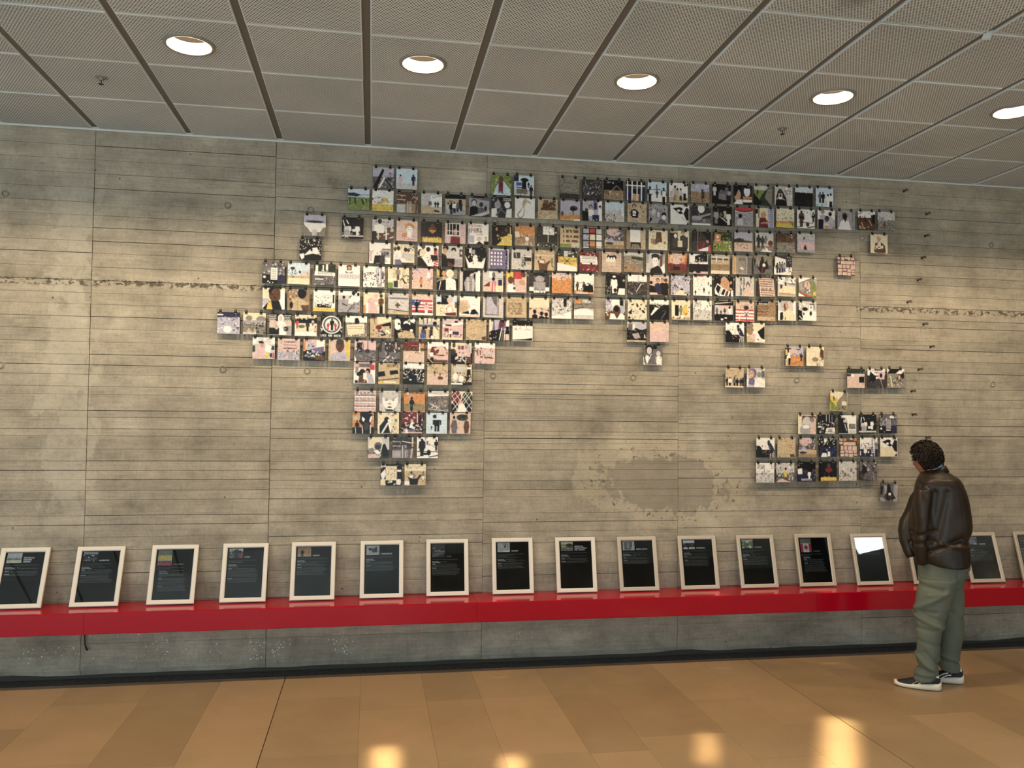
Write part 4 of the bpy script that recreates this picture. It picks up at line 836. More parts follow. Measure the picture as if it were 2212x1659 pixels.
4 -249 2896|a white poster with a face and tall blue letters|b w w 50;E 50 8 13 10 b;E 50 18 12 12 k;E 50 14 8 8 f;E 40 33 8 6 g;E 58 33 8 6 g;W 4 44 94 1 46 v;R 38 24 24 10 w
4 -72 2894|a packed crowd of dark arms with white curtains|b w w 50;R 65 0 10 100 v;R 80 0 8 100 l;M 0 30 75 65 50 6 kndku;M 0 65 100 100 40 7 kwwdn;R 25 60 18 16 w;P 92 60 40 g n;L 60 5 62 60 3 g
4 104 2893|a bronze statue on a plinth by a white building|b c c 50;W 25 3 15 8 6 a;W 68 3 14 8 6 a;P 48 60 62 a b;R 28 62 20 34 d;M 60 35 100 75 16 9 Dkg;R 0 55 40 8 w;R 0 72 25 28 G;P 60 90 35 p e;R 70 82 30 18 p
4 280 2895|a child in orange walking on a rocky slope|b p h 60;M 0 0 40 20 8 9 vBl;M 0 0 100 80 26 6 whslg;T w 72 20 88 20 85 45 70 45;L 80 60 98 40 4 g;P 44 92 50 o b;R 40 50 10 28 o;M 0 20 8 70 5 6 kd
4 459 2894|a white helmeted figure with sandbags beside black|b a k 45;R 0 0 12 30 y;R 14 0 30 40 k;H 36 22 10 f o s;H 64 25 16 c w w;T w 42 50 60 40 88 50 92 100 45 100;M 50 60 85 95 14 4 ta;T k 20 55 45 50 45 100 5 100;L 0 60 25 45 8 a;L 20 60 12 100 3 w;R 94 50 6 50 k
4 629 2891|a figure in a long striped gown in a doorway|b e e 50;R 15 0 65 100 k;R 78 0 22 100 w;T l 35 30 68 30 78 60 72 100 28 100 22 60;L 40 40 42 100 3 w;L 55 40 55 100 3 g;L 65 40 66 100 3 w;E 60 22 9 10 l;L 50 25 80 5 3 w;W 28 52 44 1 3 k
4 802 2893|a veiled figure in a long pink coat|b e h 60;R 30 0 30 30 w;E 53 18 8 16 g;E 52 38 8 10 k;T m 0 75 35 50 35 75;T p 35 48 70 45 72 100 32 100;L 50 50 45 100 5 r;L 60 50 62 100 5 r;R 75 40 20 30 n;R 60 34 40 2 d;R 62 70 38 30 c
4 978 2894|two children before yellow and red cloth|b h p 50;R 0 0 34 35 y;R 40 0 38 34 r;E 85 12 12 14 b;R 35 0 5 70 b;E 22 40 14 18 b;E 78 52 15 16 f;T w 5 65 25 58 45 68 45 100 8 100;T p 55 80 75 65 98 75 98 100 50 100;E 40 80 6 8 b;L 55 95 75 65 7 h
4 1152 2897|a face above a grey passport held in both hands|b d d 50;E 52 22 28 28 g;E 52 8 34 16 k;E 52 32 22 16 l;R 20 45 62 42 g;R 22 47 58 38 l;X 81 28 74 1 g;R 0 72 22 20 w;R 80 72 20 20 w;R 22 88 58 12 w;M 10 90 90 100 8 6 k
4 1325 2899|hanging orange garments above bare feet|b h o 35;M 0 0 100 28 20 8 pvtg;T o 0 28 22 25 25 100 2 75;T o 28 40 60 30 70 80 50 78;T o 70 25 98 25 98 95 75 100;M 10 65 80 100 30 5 bokt;R 0 90 100 10 o
4 1500 2901|a dense dark crowd standing on orange sand|b w o 82;M 2 38 98 90 80 6 kdbkp;P 15 85 45 b k;P 50 90 50 d k;P 80 90 45 k D;T k 50 60 95 55 98 90 50 92;R 10 90 60 10 h
4 1747 2905|a tall man in white standing over seated people|b k k 50;M 0 20 30 60 10 7 dg;P 42 95 90 w w;T w 28 30 58 30 56 100 34 100;E 42 18 8 9 k;E 42 10 8 5 w;H 80 58 8 k k w;T w 60 100 68 68 98 68 98 100;M 0 60 30 100 26 5 kgle;H 48 80 8 k k d;E 92 28 6 6 l
4 1918 2909|a smoky stampede of people and cattle|b w d 35;R 52 5 8 30 e;M 0 25 100 50 24 7 agde;M 5 45 100 80 44 7 kdgb;L 70 45 45 85 3 w;L 40 98 80 75 2 a;M 0 75 40 100 10 9 gl
4 2094 2913|three young people in navy sitting together|b h o 88;W 15 4 55 1 6 a;H 42 28 9 f k n;H 68 26 8 f k k;H 85 26 8 b k k;E 8 38 8 9 k;T n 25 60 40 42 55 45 75 100 30 95;T k 55 50 98 45 98 100 70 100;T k 0 50 25 55 35 90 0 90;R 0 88 40 12 h
4 2266 2917|a lilac crowd pressing behind a pale green hood|b v v 50;M 0 10 100 60 50 6 lvdwk;M 70 5 95 30 8 7 kd;M 0 50 60 95 26 7 kwn;E 58 70 6 7 k;T c 18 98 45 72 75 78 85 100;M 70 75 100 100 8 7 kn
4 2445 2920|sparse ink figures scattered on white|b w w 50;R 15 0 40 4 r;M 8 10 60 60 16 4 gdkl;P 12 98 26 k k;P 58 85 28 k k;P 82 48 20 d k;E 95 48 5 7 k;P 85 95 20 g k;M 30 60 40 75 5 4 gd
4 2622 2923|a woman in profile holding up family snapshots|b k k 50;E 55 35 26 36 f;T k 60 0 98 0 98 50 85 45 75 20 58 0;E 88 30 6 8 f;R 0 0 34 35 k;T f 30 35 95 60 95 70 30 60;T w 0 65 15 35 40 52 22 100 2 90;T k 5 65 15 42 34 55 20 92;T w 40 55 85 75 75 100 25 100;T k 48 62 60 68 48 98 34 90;T m 66 70 76 76 68 100 54 98;R 88 70 12 30 w
4 2796 2928|a hooded pink figure beside columns of black characters|b e e 50;X A 24 2 1.4 k;X S 24 18 1.4 g;X L 24 44 1.4 k;X H 24 62 1.4 d;X M 24 80 1.4 g;X B 42 4 1.2 k;X 6 42 22 1.2 k;X C 42 42 1.2 g;X P 42 58 1.2 k;E 68 44 12 14 m;E 68 48 8 10 h;R 62 25 12 14 g;T h 42 98 50 60 80 58 92 98;L 82 10 84 30 3 k
4 2980 2931|a tilted pink sheet of black handwriting|b d d 50;T h 5 4 88 4 98 96 16 100;W 10 8 72 4 11.5 k;X JULIO DE 20 54 0.8 k;W 20 65 70 3 11.5 k
4 3149 2939|pale people around a cream cloth on the ground|b w e 30;M 0 0 98 40 40 7 wkgdn;R 60 30 38 8 a;T c 5 70 35 45 98 50 98 98 5 98;T s 5 80 98 85 98 98 5 98;W 10 86 80 1 6 b;P 20 60 55 w n;P 45 45 45 e k
4 3326 2942|a colourful mural with a red stripe|b w G 40;T a 0 30 70 0 98 8 98 98 45 98 5 70;T l 5 35 20 28 25 65 8 68;E 48 40 16 22 h;M 28 25 72 60 22 6 pfbk;M 25 55 72 95 16 8 vyBw;T r 2 68 20 80 75 98 40 98 4 76;T G 78 5 98 5 98 98 80 98;T v 80 5 98 10 95 30;R 82 72 16 20 y;T w 0 80 35 98 0 98
5 -773 2711|a close child's face with a yellow strap|b c w 50;R 0 50 30 30 v;E 56 32 28 34 b;E 52 15 26 22 k;E 60 28 22 26 b;T k 0 95 30 60 75 60 88 100 5 100;T y 18 100 25 65 38 62 45 100;E 45 30 3 3 k;E 68 30 3 3 k;E 55 45 6 3 k;R 80 8 20 50 w
5 -601 2709|a child in a loose cream smock before dry leaves|b t t 50;M 0 0 60 60 34 8 tbhs;E 66 18 20 26 k;T s 20 50 45 36 60 45 98 65 85 100 20 100;E 18 75 8 16 k;T b 60 75 98 72 98 100 70 100;R 45 55 2 40 t;M 60 60 90 80 6 5 a
5 -420 2708|a distant group of people posing on yellow ground|b w y 84;M 8 28 92 38 40 4 kdw;M 5 45 90 80 60 4 kwdk;W 38 22 50 1 5 l;R 5 55 6 28 y;R 88 20 8 40 k;T k 15 65 85 65 82 82 18 82;M 20 62 80 75 18 5 w
5 -245 2707|men in pale clothes seated on the ground talking|b e l 40;R 0 0 100 20 w;H 25 30 6 k k l;H 58 28 6 k k w;H 70 10 8 k k w;H 92 12 8 k w w;L 20 60 40 68 6 d;L 45 95 75 60 8 g;L 60 98 98 50 12 l;M 60 55 98 98 22 6 gdle;M 20 50 40 70 6 5 gl
5 -68 2704|women in pink scarves beside a standing man|b c c 50;H 58 20 9 p p h;E 36 45 16 20 p;T p 25 55 60 50 65 100 22 100;M 20 50 65 100 20 7 pvph;H 83 18 7 b k b;R 74 38 16 30 b;R 75 65 16 35 k;T w 50 45 70 48 60 62;R 0 60 12 40 o;R 12 50 10 50 w
5 107 2703|a white vehicle door with a dark cross|b l s 85;R 5 0 90 18 e;L 10 24 95 24 3 d;R 5 28 92 55 e;R 43 44 8 26 b;R 35 52 25 9 b;L 2 76 98 86 4 k;L 26 50 40 36 2 l;L 60 36 74 50 2 l;W 30 76 40 1 4 l;R 0 90 100 10 s
5 283 2702|a person leaning against a wall painted as a striped flag|b h h 50;R 0 26 100 58 w;R 0 26 98 10 r;R 0 46 98 8 r;R 0 60 98 8 r;R 0 74 98 10 r;R 0 26 40 28 B;E 22 38 9 8 w;P 22 84 60 k k;R 0 84 98 4 k;R 0 88 100 12 w;P 68 98 62 p w;W 52 36 40 2 17 p
5 458 2701|a woman in a pink cap sitting cross legged|b S c 40;R 25 0 35 45 k;M 20 0 60 30 10 8 kdg;E 14 38 12 7 k;H 66 25 12 p h w;T h 48 60 60 40 78 45 88 75 55 98;T w 55 60 75 55 78 90 58 88;T m 40 85 95 80 98 98 50 98;M 15 60 50 90 16 7 asbe;R 90 30 10 30 g
5 631 2700|a figure in black lying on a pale slope|b w h 92;T h 0 20 38 18 55 55 45 80 0 80;T s 0 30 30 25 45 75 5 80;T k 5 84 50 68 75 60 95 82 70 88;T w 42 60 52 55 58 70 50 88;E 88 85 6 5 a;L 60 35 85 42 2 h
5 806 2701|a plain closed lilac door|b e e 50;R 14 0 62 86 l;R 20 2 48 80 v;T g 40 0 68 0 68 50 52 30;R 12 0 3 86 g;R 74 0 3 88 b;R 10 86 68 3 g;R 72 25 4 12 s
5 980 2703|a cream wall with an inscription naming Japan|b s s 50;L 0 14 100 16 2 a;L 32 5 32 30 2 a;X THIS REHAB 8 26 0.75 b;X OF THE STORE 8 38 0.65 b;X BUILDING WAS 6 50 0.65 b;X BY THE GOVT 8 62 0.75 b;X OF JAPAN 22 74 0.75 b;L 0 96 100 98 2 a
5 1154 2706|a cream wall above three dark heads|b c h 46;M 0 48 100 70 26 6 kabhp;M 60 48 75 80 5 7 pk;H 28 70 8 k k k;H 62 78 8 k k k;H 86 82 8 k k k;R 0 90 15 10 h
5 1326 2707|a blue black crowd beside a bicycle on pale ground|b e e 50;M 0 5 100 60 60 7 kwdnwl;R 60 0 16 40 k;M 5 50 60 80 20 6 kw;E 40 85 10 6 l;E 58 76 8 6 l;T w 0 90 98 65 98 98 0 98;L 30 70 60 84 2 k
5 1499 2710|a curved pale ramp below an orange flag|b a e 45;R 5 4 30 18 o;R 40 4 45 14 e;M 42 4 98 18 14 5 kdw;M 0 24 98 36 18 5 kgd;L 0 50 50 42 5 d;L 50 42 98 46 4 g;E 50 82 60 32 w;R 0 80 98 20 e
5 1745 2714|an old man in a white turban and white robe|b v b 60;M 0 0 30 90 20 9 bkhw;E 55 18 26 26 w;R 72 0 20 30 k;R 30 40 45 8 w;E 57 55 20 28 b;E 57 48 14 14 k;T w 20 100 25 70 45 72 58 98 78 65 98 80 98 100;R 78 30 18 40 v
5 1920 2719|scattered pale green cards and papers|b c c 50;M 0 0 100 100 60 12 ecSkDGe;T c 28 45 60 35 62 78 30 82;T c 50 5 80 10 60 30;R 35 52 25 20 e;M 36 52 58 68 6 4 dr;M 10 40 30 70 6 8 Dk;M 85 10 100 50 6 8 Dk
5 2094 2723|a dark road edge cutting under a white sky|b w k 24;M 0 18 100 32 24 6 kdw;M 20 28 90 40 14 5 wkd;T w 30 38 55 45 10 80 5 75;T k 45 45 98 38 98 98 0 98 10 80;L 60 98 85 60 4 g;E 75 55 10 4 d
5 2270 2726|a person in an olive robe at a doorway with yellow cloth|b c s 85;R 18 25 20 55 k;R 10 25 6 65 w;P 50 88 62 a t;E 72 50 14 26 y;T o 60 70 85 60 80 80;M 80 25 98 80 12 7 wcGD;E 56 84 8 10 w;E 22 86 8 5 w;M 0 86 98 98 16 6 kad
5 2445 2729|a collapsed concrete building in a street of rubble, upper right|b w e 50;R 5 5 40 28 e;M 8 8 44 35 22 5 kgdw;M 0 35 60 60 20 6 kdge;M 0 50 100 98 70 5 wkgdael;M 60 25 80 50 10 5 gkl;M 85 8 98 25 5 6 k
5 2623 2732|a meeting of seated people under a pink banner|b k k 50;R 0 22 98 48 e;L 2 14 90 5 3 w;R 28 22 70 18 p;P 12 75 42 g d;P 34 72 25 k k;P 54 72 38 d a;P 82 75 52 w w;E 80 33 6 7 k;R 4 68 94 26 k;R 34 90 12 8 w;R 54 84 12 5 w
5 2797 2731|a dark star shaped figure on pink and white stripes|b h h 50;R 0 40 98 60 w;R 0 38 98 8 r;R 0 56 98 7 r;R 0 72 98 7 r;R 0 88 98 10 r;M 20 10 90 45 36 6 pugvky;E 58 30 14 12 d;E 58 62 14 12 e;L 45 50 70 75 3 k;L 70 50 48 75 3 k;L 58 60 58 98 4 k;L 24 65 20 95 4 w
5 2977 2741|rust coloured horizontal brush marks below dark lettering|b t t 50;R 0 0 60 20 k;W 8 11 48 1 14 c;M 5 0 90 8 12 4 kwb;W 0 25 70 3 12 b;M 0 25 60 75 18 5 brbt;L 0 55 50 60 3 b;L 5 70 60 70 3 m;R 60 30 38 60 t;R 0 80 98 20 s;R 72 90 26 8 o;N 8 5
5 3150 2747|a bare shouldered man casting a blue shadow|b e w 50;E 38 25 22 30 v;E 45 24 14 22 f;T b 30 25 40 8 45 45 38 50;T k 10 98 12 60 28 55 30 98;T y 25 98 40 50 60 40 85 60 98 98;T c 28 98 42 52 60 42 90 65 98 98;R 38 80 5 18 b;R 85 0 15 60 w
5 3327 2752|framed portraits held over a white headscarf|b e w 50;R 62 12 26 5 k;R 84 12 4 28 k;R 58 20 24 26 w;E 70 30 7 8 l;E 35 40 16 10 k;T w 45 55 60 45 75 98 40 98;T k 0 45 20 50 25 98 0 98;E 68 62 7 12 k;R 20 55 20 18 w;E 28 65 6 7 g;L 5 78 25 98 4 w;M 5 5 50 35 10 10 lew
6 -1076 2530|a purple tinted packed audience under a dark canopy|b n v 24;R 0 10 25 5 w;L 82 5 82 30 4 g;M 0 22 98 70 60 6 vwvlun;E 46 80 18 16 w;M 65 60 98 95 14 7 kwnv;M 0 60 35 95 12 8 vpw
6 -901 2530|people running away on a hazy dusty road|b c a 45;E 25 25 15 12 a;E 80 28 22 14 a;R 0 35 98 20 l;M 0 45 98 80 50 7 kdgak;T s 10 95 25 72 40 88;T s 45 95 52 70 62 95;R 0 90 60 10 e;M 60 70 98 98 10 9 dgk;R 0 95 4 4 w
6 -722 2529|a woman in a white headscarf before a black wall of notices|b k e 34;W 0 5 30 4 8 w;W 68 5 28 4 8 w;R 0 34 98 25 h;E 52 22 14 20 w;E 50 22 8 12 h;T w 22 60 42 38 66 38 82 62 75 98 40 98;R 0 65 45 33 k;R 78 55 20 43 l;E 32 62 8 12 s;E 75 70 12 12 d;M 30 55 75 85 12 5 fps
6 -546 2527|three small figures in a dusty yard|b k c 40;R 0 0 98 16 c;M 0 10 98 22 30 6 cdas;P 10 65 44 r a;P 58 78 52 d k;P 82 50 30 p d;E 30 55 16 8 g;P 94 95 45 p d;R 0 80 98 18 w
6 -366 2525|a round black and white emblem of a family holding hands|b k k 50;E 50 42 44 42 w;E 50 42 38 37 k;E 50 42 33 32 l;E 50 42 28 28 w;P 52 68 58 k k;P 34 66 34 r r;P 68 66 34 r r;M 0 40 12 75 6 7 w;M 88 40 98 75 6 7 we;X LACK AND WHITE 2 88 0.72 w
6 -192 2528|a person behind a large pale yellow sheet of writing|b w a 30;E 52 18 10 10 k;E 54 28 11 14 k;M 0 20 98 42 20 6 dkg;T c 5 42 86 34 92 82 12 92;W 14 48 65 2 9 a;M 85 40 98 90 8 6 kd;M 12 88 98 98 10 6 dkwv
6 -17 2527|a pile of belongings in front of a cream wall|b s s 50;T c 35 0 98 0 98 20 35 35;T k 45 38 90 25 92 42 60 45;R 0 0 30 8 b;R 18 8 5 25 a;E 40 50 14 12 m;T k 30 62 60 68 78 85 55 92;T v 38 70 60 75 65 82 45 82;T s 20 65 35 62 40 85 30 80;T w 65 55 90 65 95 80 75 75;M 0 60 98 98 30 6 abDsk;R 90 25 8 30 k
6 159 2527|black and white children bending over the ground|b k k 50;E 12 25 16 20 w;E 58 28 16 14 w;E 15 45 14 14 w;E 56 42 18 16 k;M 60 0 98 25 12 7 wke;E 85 12 12 10 w;T s 15 75 50 60 90 70 98 98 20 98;E 80 60 8 6 w;M 20 65 95 98 24 4 kab;E 20 30 6 5 k;M 25 45 50 65 8 5 bmw
6 335 2528|an adult bending toward schoolchildren by a fence|b c s 50;R 0 12 98 22 e;L 20 0 22 25 6 g;L 40 0 40 25 6 g;L 60 0 60 25 6 l;R 0 30 98 14 g;E 76 24 10 10 k;T c 68 38 90 42 98 98 70 98;L 80 40 90 52 5 d;E 22 48 8 9 k;R 12 55 22 35 b;E 34 44 7 8 k;T B 5 78 20 68 36 80 32 98 8 98;E 60 48 8 9 d;R 50 55 16 40 d;T n 45 85 60 75 76 88 72 98;E 65 90 8 8 w
6 507 2528|a pink block with people passing in front|b e s 85;T p 0 20 98 -5 98 98 0 98;T w 0 28 98 12 98 24 0 38;R 14 26 30 8 n;R 58 8 16 10 n;R 10 45 20 16 m;R 50 60 30 16 n;M 2 62 98 88 44 5 wndmk;P 40 88 40 w m;R 0 90 98 10 c
6 681 2529|orange sand with shadows of trees along the top|b s s 50;M 5 2 95 18 34 5 tbas;L 0 50 98 30 2 t;L 20 98 0 85 3 b;T b 75 85 98 78 98 98 80 98;M 20 70 80 88 14 3 b;L 10 70 98 55 2 h;N 5 9
6 854 2531|dark purple and striped draped cloth|b u k 50;T c 0 0 20 0 15 50 0 60;T v 25 0 50 0 40 55 30 60;T k 55 0 75 0 70 30 50 40;E 62 22 14 12 m;T k 30 50 60 40 55 98 15 98;L 62 40 50 98 4 w;L 70 45 62 98 4 a;L 78 40 74 98 4 w;M 0 60 35 98 14 6 ohDp;R 82 0 16 30 w;R 80 68 18 30 h;T k 80 30 98 30 92 65;M 60 30 85 70 8 5 kpd
6 1029 2531|white figures below black sky holding a long white sheet|b k w 26;M 5 22 95 50 40 6 wchw;M 5 38 95 48 22 4 kr;R 0 48 100 42 w;T w 0 48 98 46 98 84 0 96;T k 0 94 60 90 98 84 98 98 0 98
6 1917 2548|a twisted wreck under smoke in a narrow street|b e k 30;R 5 10 25 30 g;E 75 20 30 18 v;R 28 12 10 30 w;M 0 40 98 90 60 6 kdsagbk;L 20 50 75 48 5 k;T l 25 60 60 55 70 80 40 85;M 75 45 98 75 12 7 ckd;R 0 92 98 8 s
6 2096 2551|a nearly blank pale pink sheet|b h p 50;N 3 8;L 20 40 95 15 1 p;R 0 0 8 6 w;R 88 3 2 95 l
6 2713 2563|people bending over a dark shape in the upper right group|b w k 60;M 5 20 70 50 22 6 edfsw;T k 0 40 20 38 45 75 60 98 4 98;E 68 18 8 9 d;T n 60 28 80 25 98 55 92 72 70 55;M 30 40 75 85 36 5 kmwfgs;T v 70 62 95 70 85 80;L 78 80 76 98 3 w;L 88 78 88 98 3 w;L 96 70 96 98 3 w;T k 2 60 30 65 50 98 2 98
6 2888 2567|two pale hands pressed together on a dark sleeve|b c c 50;E 15 15 22 18 a;E 20 42 20 20 t;T c 40 15 80 5 95 15 55 45;T w 35 40 60 40 80 80 60 98 30 98;T k 58 45 98 15 98 85 78 78;E 20 85 28 20 s;T p 30 50 50 60 45 90 20 80;E 62 85 4 5 m;R 82 85 16 14 w
7 -834 2357|a woman in a pink veil beside a yellow square|b w e 30;X FOR THE 28 4 0.8 l;X DISMISSED 18 16 0.8 l;R 0 38 12 30 d;R 86 38 12 20 d;E 42 38 15 20 p;E 42 34 9 12 f;T k 25 18 45 15 52 28 30 28;T p 12 98 20 50 45 55 60 98;R 56 72 20 22 y;R 78 72 10 20 n;M 60 40 85 60 5 5 dk;T w 60 30 85 40 80 70 55 65;T p 0 75 15 70 12 98 0 98;R 90 70 8 26 r
7 -661 2353|a pink placard of black capitals over a crowd|b h v 60;R 20 6 72 52 p;W 28 12 54 1 13 k;W 26 27 58 1 11 t;W 24 42 62 1 13 k;M 0 15 18 60 10 7 veg;M 0 55 98 98 60 6 vbdghp;R 48 60 22 38 l
7 -484 2351|people sorting bundles under a purple poster|b p k 50;R 0 5 10 50 o;R 92 5 8 50 s;R 15 12 34 34 v;M 20 15 48 45 10 6 kum;R 60 4 36 34 w;T u 30 45 95 30 92 60 40 70;M 10 50 95 95 46 8 wkvdwg;R 55 75 42 20 b;W 15 5 25 1 5 r
7 -307 2354|a front facing person in a blue patterned shirt|b p s 60;R 78 0 20 98 y;R 0 0 10 60 s;R 10 0 20 98 h;E 52 28 20 28 b;E 52 10 18 12 d;E 44 24 3 2 k;E 60 24 3 2 k;E 52 38 5 2 k;R 44 50 18 12 b;T v 8 98 15 68 45 58 60 58 85 68 95 98;M 10 80 90 98 40 4 Bvu
7 -125 2353|a dark vehicle buried in debris before pink walls|b p g 45;R 12 10 24 45 k;M 10 10 40 60 18 7 kdg;R 40 15 3 30 k;R 60 0 3 50 n;M 5 45 98 98 80 5 kgvdlk;T w 0 70 12 98 0 98;E 60 50 12 10 d
7 48 2352|bare purple branches and tree trunks|b d g 50;M 0 0 98 60 50 7 kgvdmw;R 15 0 14 98 g;R 40 10 8 60 d;L 20 98 50 70 4 w;L 40 98 80 75 3 v;L 60 98 98 85 4 k;L 0 80 98 90 3 k;M 30 70 98 98 24 5 kvwd;R 78 5 6 30 h
7 224 2353|a rust red wall beside a white post on sand|b b h 45;R 0 3 72 26 m;M 0 25 98 55 36 6 bDtk;W 38 18 30 1 4 h;R 76 6 4 46 w;R 82 8 16 22 o;M 0 55 98 98 26 9 hspc
7 400 2354|a pink tinted clay model house|b w h 30;T m 20 22 85 20 98 55 40 85 5 70;T p 30 30 70 15 95 45 60 55 45 60;E 52 45 14 10 b;T h 60 20 80 30 95 60 50 60;R 10 50 18 20 w;T p 30 62 98 70 98 85 25 80;T k 0 80 30 75 30 98 0 98;L 5 80 25 98 4 s;R 30 85 68 14 b
7 572 2354|two people at a table covered with portraits|b h k 50;R 0 0 98 30 c;E 14 14 8 10 b;E 10 45 14 16 d;R 30 12 65 55 p;R 34 14 12 18 g;R 50 14 12 18 m;R 68 12 12 18 l;R 80 12 14 24 v;M 30 40 80 70 14 7 pwgh;M 20 65 80 98 34 7 ewlw;R 75 70 22 28 b;T k 0 85 30 80 30 98 0 98
7 747 2357|a ruined hillside town in rose grey|b w p 24;M 0 24 98 50 36 7 pgbe;R 50 45 44 16 e;R 12 35 5 25 b;R 26 35 5 25 b;L 30 68 90 72 6 b;M 0 55 98 98 60 5 kbpwdh;R 40 78 58 8 h
7 2045 2373|a woman in a sari holding a small child|b g e 60;E 32 22 20 26 k;E 32 28 13 18 e;E 82 32 16 18 g;E 80 42 11 14 e;R 50 0 22 20 k;T w 5 98 15 50 30 55 22 98;T g 20 98 45 45 60 40 72 98;R 72 55 22 40 w;T k 8 55 20 98 12 98;L 42 46 22 90 3 w;M 70 60 95 90 10 6 wg;R 5 50 4 40 k
7 3214 2390|a blue sky banner over an orange dirt road|b v o 45;R 0 8 32 6 k;R 8 12 14 40 k;R 58 12 24 5 k;R 20 15 45 22 p;R 0 20 12 30 y;R 0 45 30 20 n;M 20 35 98 50 24 5 kwgn;P 18 95 60 w k;P 88 75 45 n n;R 30 50 50 48 o;L 30 92 85 75 2 b;R 0 66 20 34 s;E 20 42 7 12 w;T k 16 60 30 60 26 98 16 96
7 3392 2393|a faded cream scene with brown shadows at one side|b c c 50;N 4 8;T b 80 5 98 20 98 70 85 60 75 40;E 50 66 18 12 t;M 60 50 98 75 14 7 gab;M 55 78 98 98 14 6 tab;M 5 5 60 30 6 4 h
8 -128 2195|a kneeling person pouring water over another's hands|b p w 30;T a 10 20 22 5 22 40 5 55;E 15 12 6 10 h;R 25 5 55 18 g;R 75 12 22 24 r;E 40 45 14 14 k;E 30 55 18 12 k;T b 25 65 50 55 65 98 20 98;L 50 90 68 55 6 f;E 66 42 12 14 k;T v 60 50 85 55 98 98 68 98;E 62 48 8 9 f;R 5 85 15 13 k;R 45 50 16 30 w
8 48 2193|two black rollers on a yellow machine|b s s 50;X ARTATI 40 5 1 b;T k 0 42 28 38 34 62 0 66;T k 52 36 90 32 96 50 55 56;L 0 82 95 70 3 k;L 0 84 98 72 2 b;R 25 85 60 10 c;T y 0 88 25 84 20 98 0 98;M 5 76 95 84 14 3 b
8 225 2195|a huge pale crowd around a black open space|b w k 26;M 0 22 98 60 90 5 wkvdw;M 60 50 98 90 40 5 wkwd;T k 10 62 40 48 60 60 75 98 2 98;T k 0 60 20 70 60 98 0 98;M 0 60 25 75 8 4 w;R 30 75 10 6 w
8 400 2194|people by a small cart on pink earth|b s h 48;M 0 0 50 25 14 9 Gase;M 0 28 98 45 30 6 spta;P 36 55 24 b b;R 52 60 24 14 b;P 62 60 20 m b;M 78 35 98 75 14 5 wpg;R 0 75 98 23 h
8 577 2196|seated people under a leaning soldier|b s k 85;E 40 22 30 16 e;M 5 35 70 90 44 7 kweadc;T k 78 10 90 5 95 60 70 90;E 85 18 12 5 w;M 60 50 98 98 30 6 kdgw;E 20 60 12 18 w;E 48 70 12 16 w;R 0 90 55 8 w
8 2712 2212|a standing delegation below floating flower shapes|b s s 50;M 25 12 50 26 14 5 gldw;M 58 12 85 26 12 5 glw;L 35 28 55 45 2 a;P 10 92 45 k D;P 25 95 50 w k;P 50 98 52 g k;P 65 98 48 k k;P 84 98 48 n n;P 96 98 52 k n;R 0 92 98 6 c;M 35 38 60 50 5 5 ak
8 2889 2216|a laughing woman in a purple headscarf|b e w 60;E 32 28 22 26 u;E 26 32 14 20 f;T u 8 98 12 55 35 50 48 70 40 98;T v 5 98 10 85 40 90 38 98;E 68 35 12 14 a;T w 40 98 45 65 65 48 90 60 98 98;R 80 15 18 35 g;L 62 70 95 90 2 e;L 20 38 32 42 3 w
8 3743 2225|a white van in an open square before dark trees|b D h 28;M 0 5 98 28 22 9 Dngk;R 0 26 98 8 e;R 0 28 22 12 n;R 22 30 18 12 w;R 68 40 30 32 k;T k 68 70 95 78 98 82 75 70;M 60 30 98 40 12 4 kw;R 0 42 66 56 h
8 3920 2228|a grey seated figure leaning over a dark curve, middle right|b w d 35;M 5 0 60 25 16 8 pwgk;T k 15 15 30 25 60 50 40 80 5 70 10 55;R 60 15 38 40 p;E 78 35 8 12 k;E 54 48 6 7 w;T d 30 70 60 50 90 60 98 98 10 98;M 20 60 95 98 24 7 dgbk;L 75 55 88 98 3 l;R 40 2 40 8 k
8 4093 2231|a green tinted heap of rubble with a stooping figure|b w a 25;T k 20 0 80 0 50 25 0 25;M 0 30 60 98 40 7 caedG;T b 50 50 70 30 85 25 80 60 60 70;R 66 35 10 20 p;T k 80 30 98 10 98 50 85 50;M 40 60 98 98 40 6 eagdw;L 20 40 30 95 6 c
9 -119 1992|rows of small identical portraits on pink|b p p 50;G 5 4 4 2 92 88 d;G 5 4 6 5 92 88 l;R 0 28 98 4 w;R 0 54 98 4 w;R 0 78 98 4 w;M 5 16 95 26 20 4 d;M 5 42 95 52 20 4 g;M 5 68 95 76 20 4 g;R 0 22 98 3 g;R 0 48 98 3 g;R 0 74 98 3 d
9 58 1992|a large pale face staring straight ahead|b e e 50;E 50 45 36 46 w;E 50 20 36 24 e;R 2 0 12 60 l;R 88 0 10 60 l;E 32 44 7 4 a;E 64 44 7 4 a;E 48 62 9 4 l;E 48 78 11 4 d;L 24 36 40 35 2 a;L 56 35 74 36 2 a;T d 28 98 35 86 60 88 72 98;T g 25 80 35 90 30 98;T g 75 80 68 90 74 98
9 233 1992|a child with a tray on the head walking away|b o s 60;R 0 0 98 12 b;M 0 0 98 15 20 5 bst;P 18 25 25 w b;R 0 16 98 45 o;R 0 60 98 10 G;R 0 70 98 28 t;R 26 26 24 3 e;E 38 34 6 8 k;T k 25 60 30 42 46 42 52 58 46 65;R 30 50 14 40 k;M 0 62 98 70 16 5 Gas;R 34 85 8 14 k
9 408 1995|a mauve field of broken timber and a hut|b e g 18;M 0 20 98 50 50 6 gbapd;R 50 40 40 30 a;M 0 45 98 98 80 5 gdwplb;L 10 60 50 80 3 w;L 5 85 90 95 3 e;T w 0 12 60 18 98 12 98 22 0 26
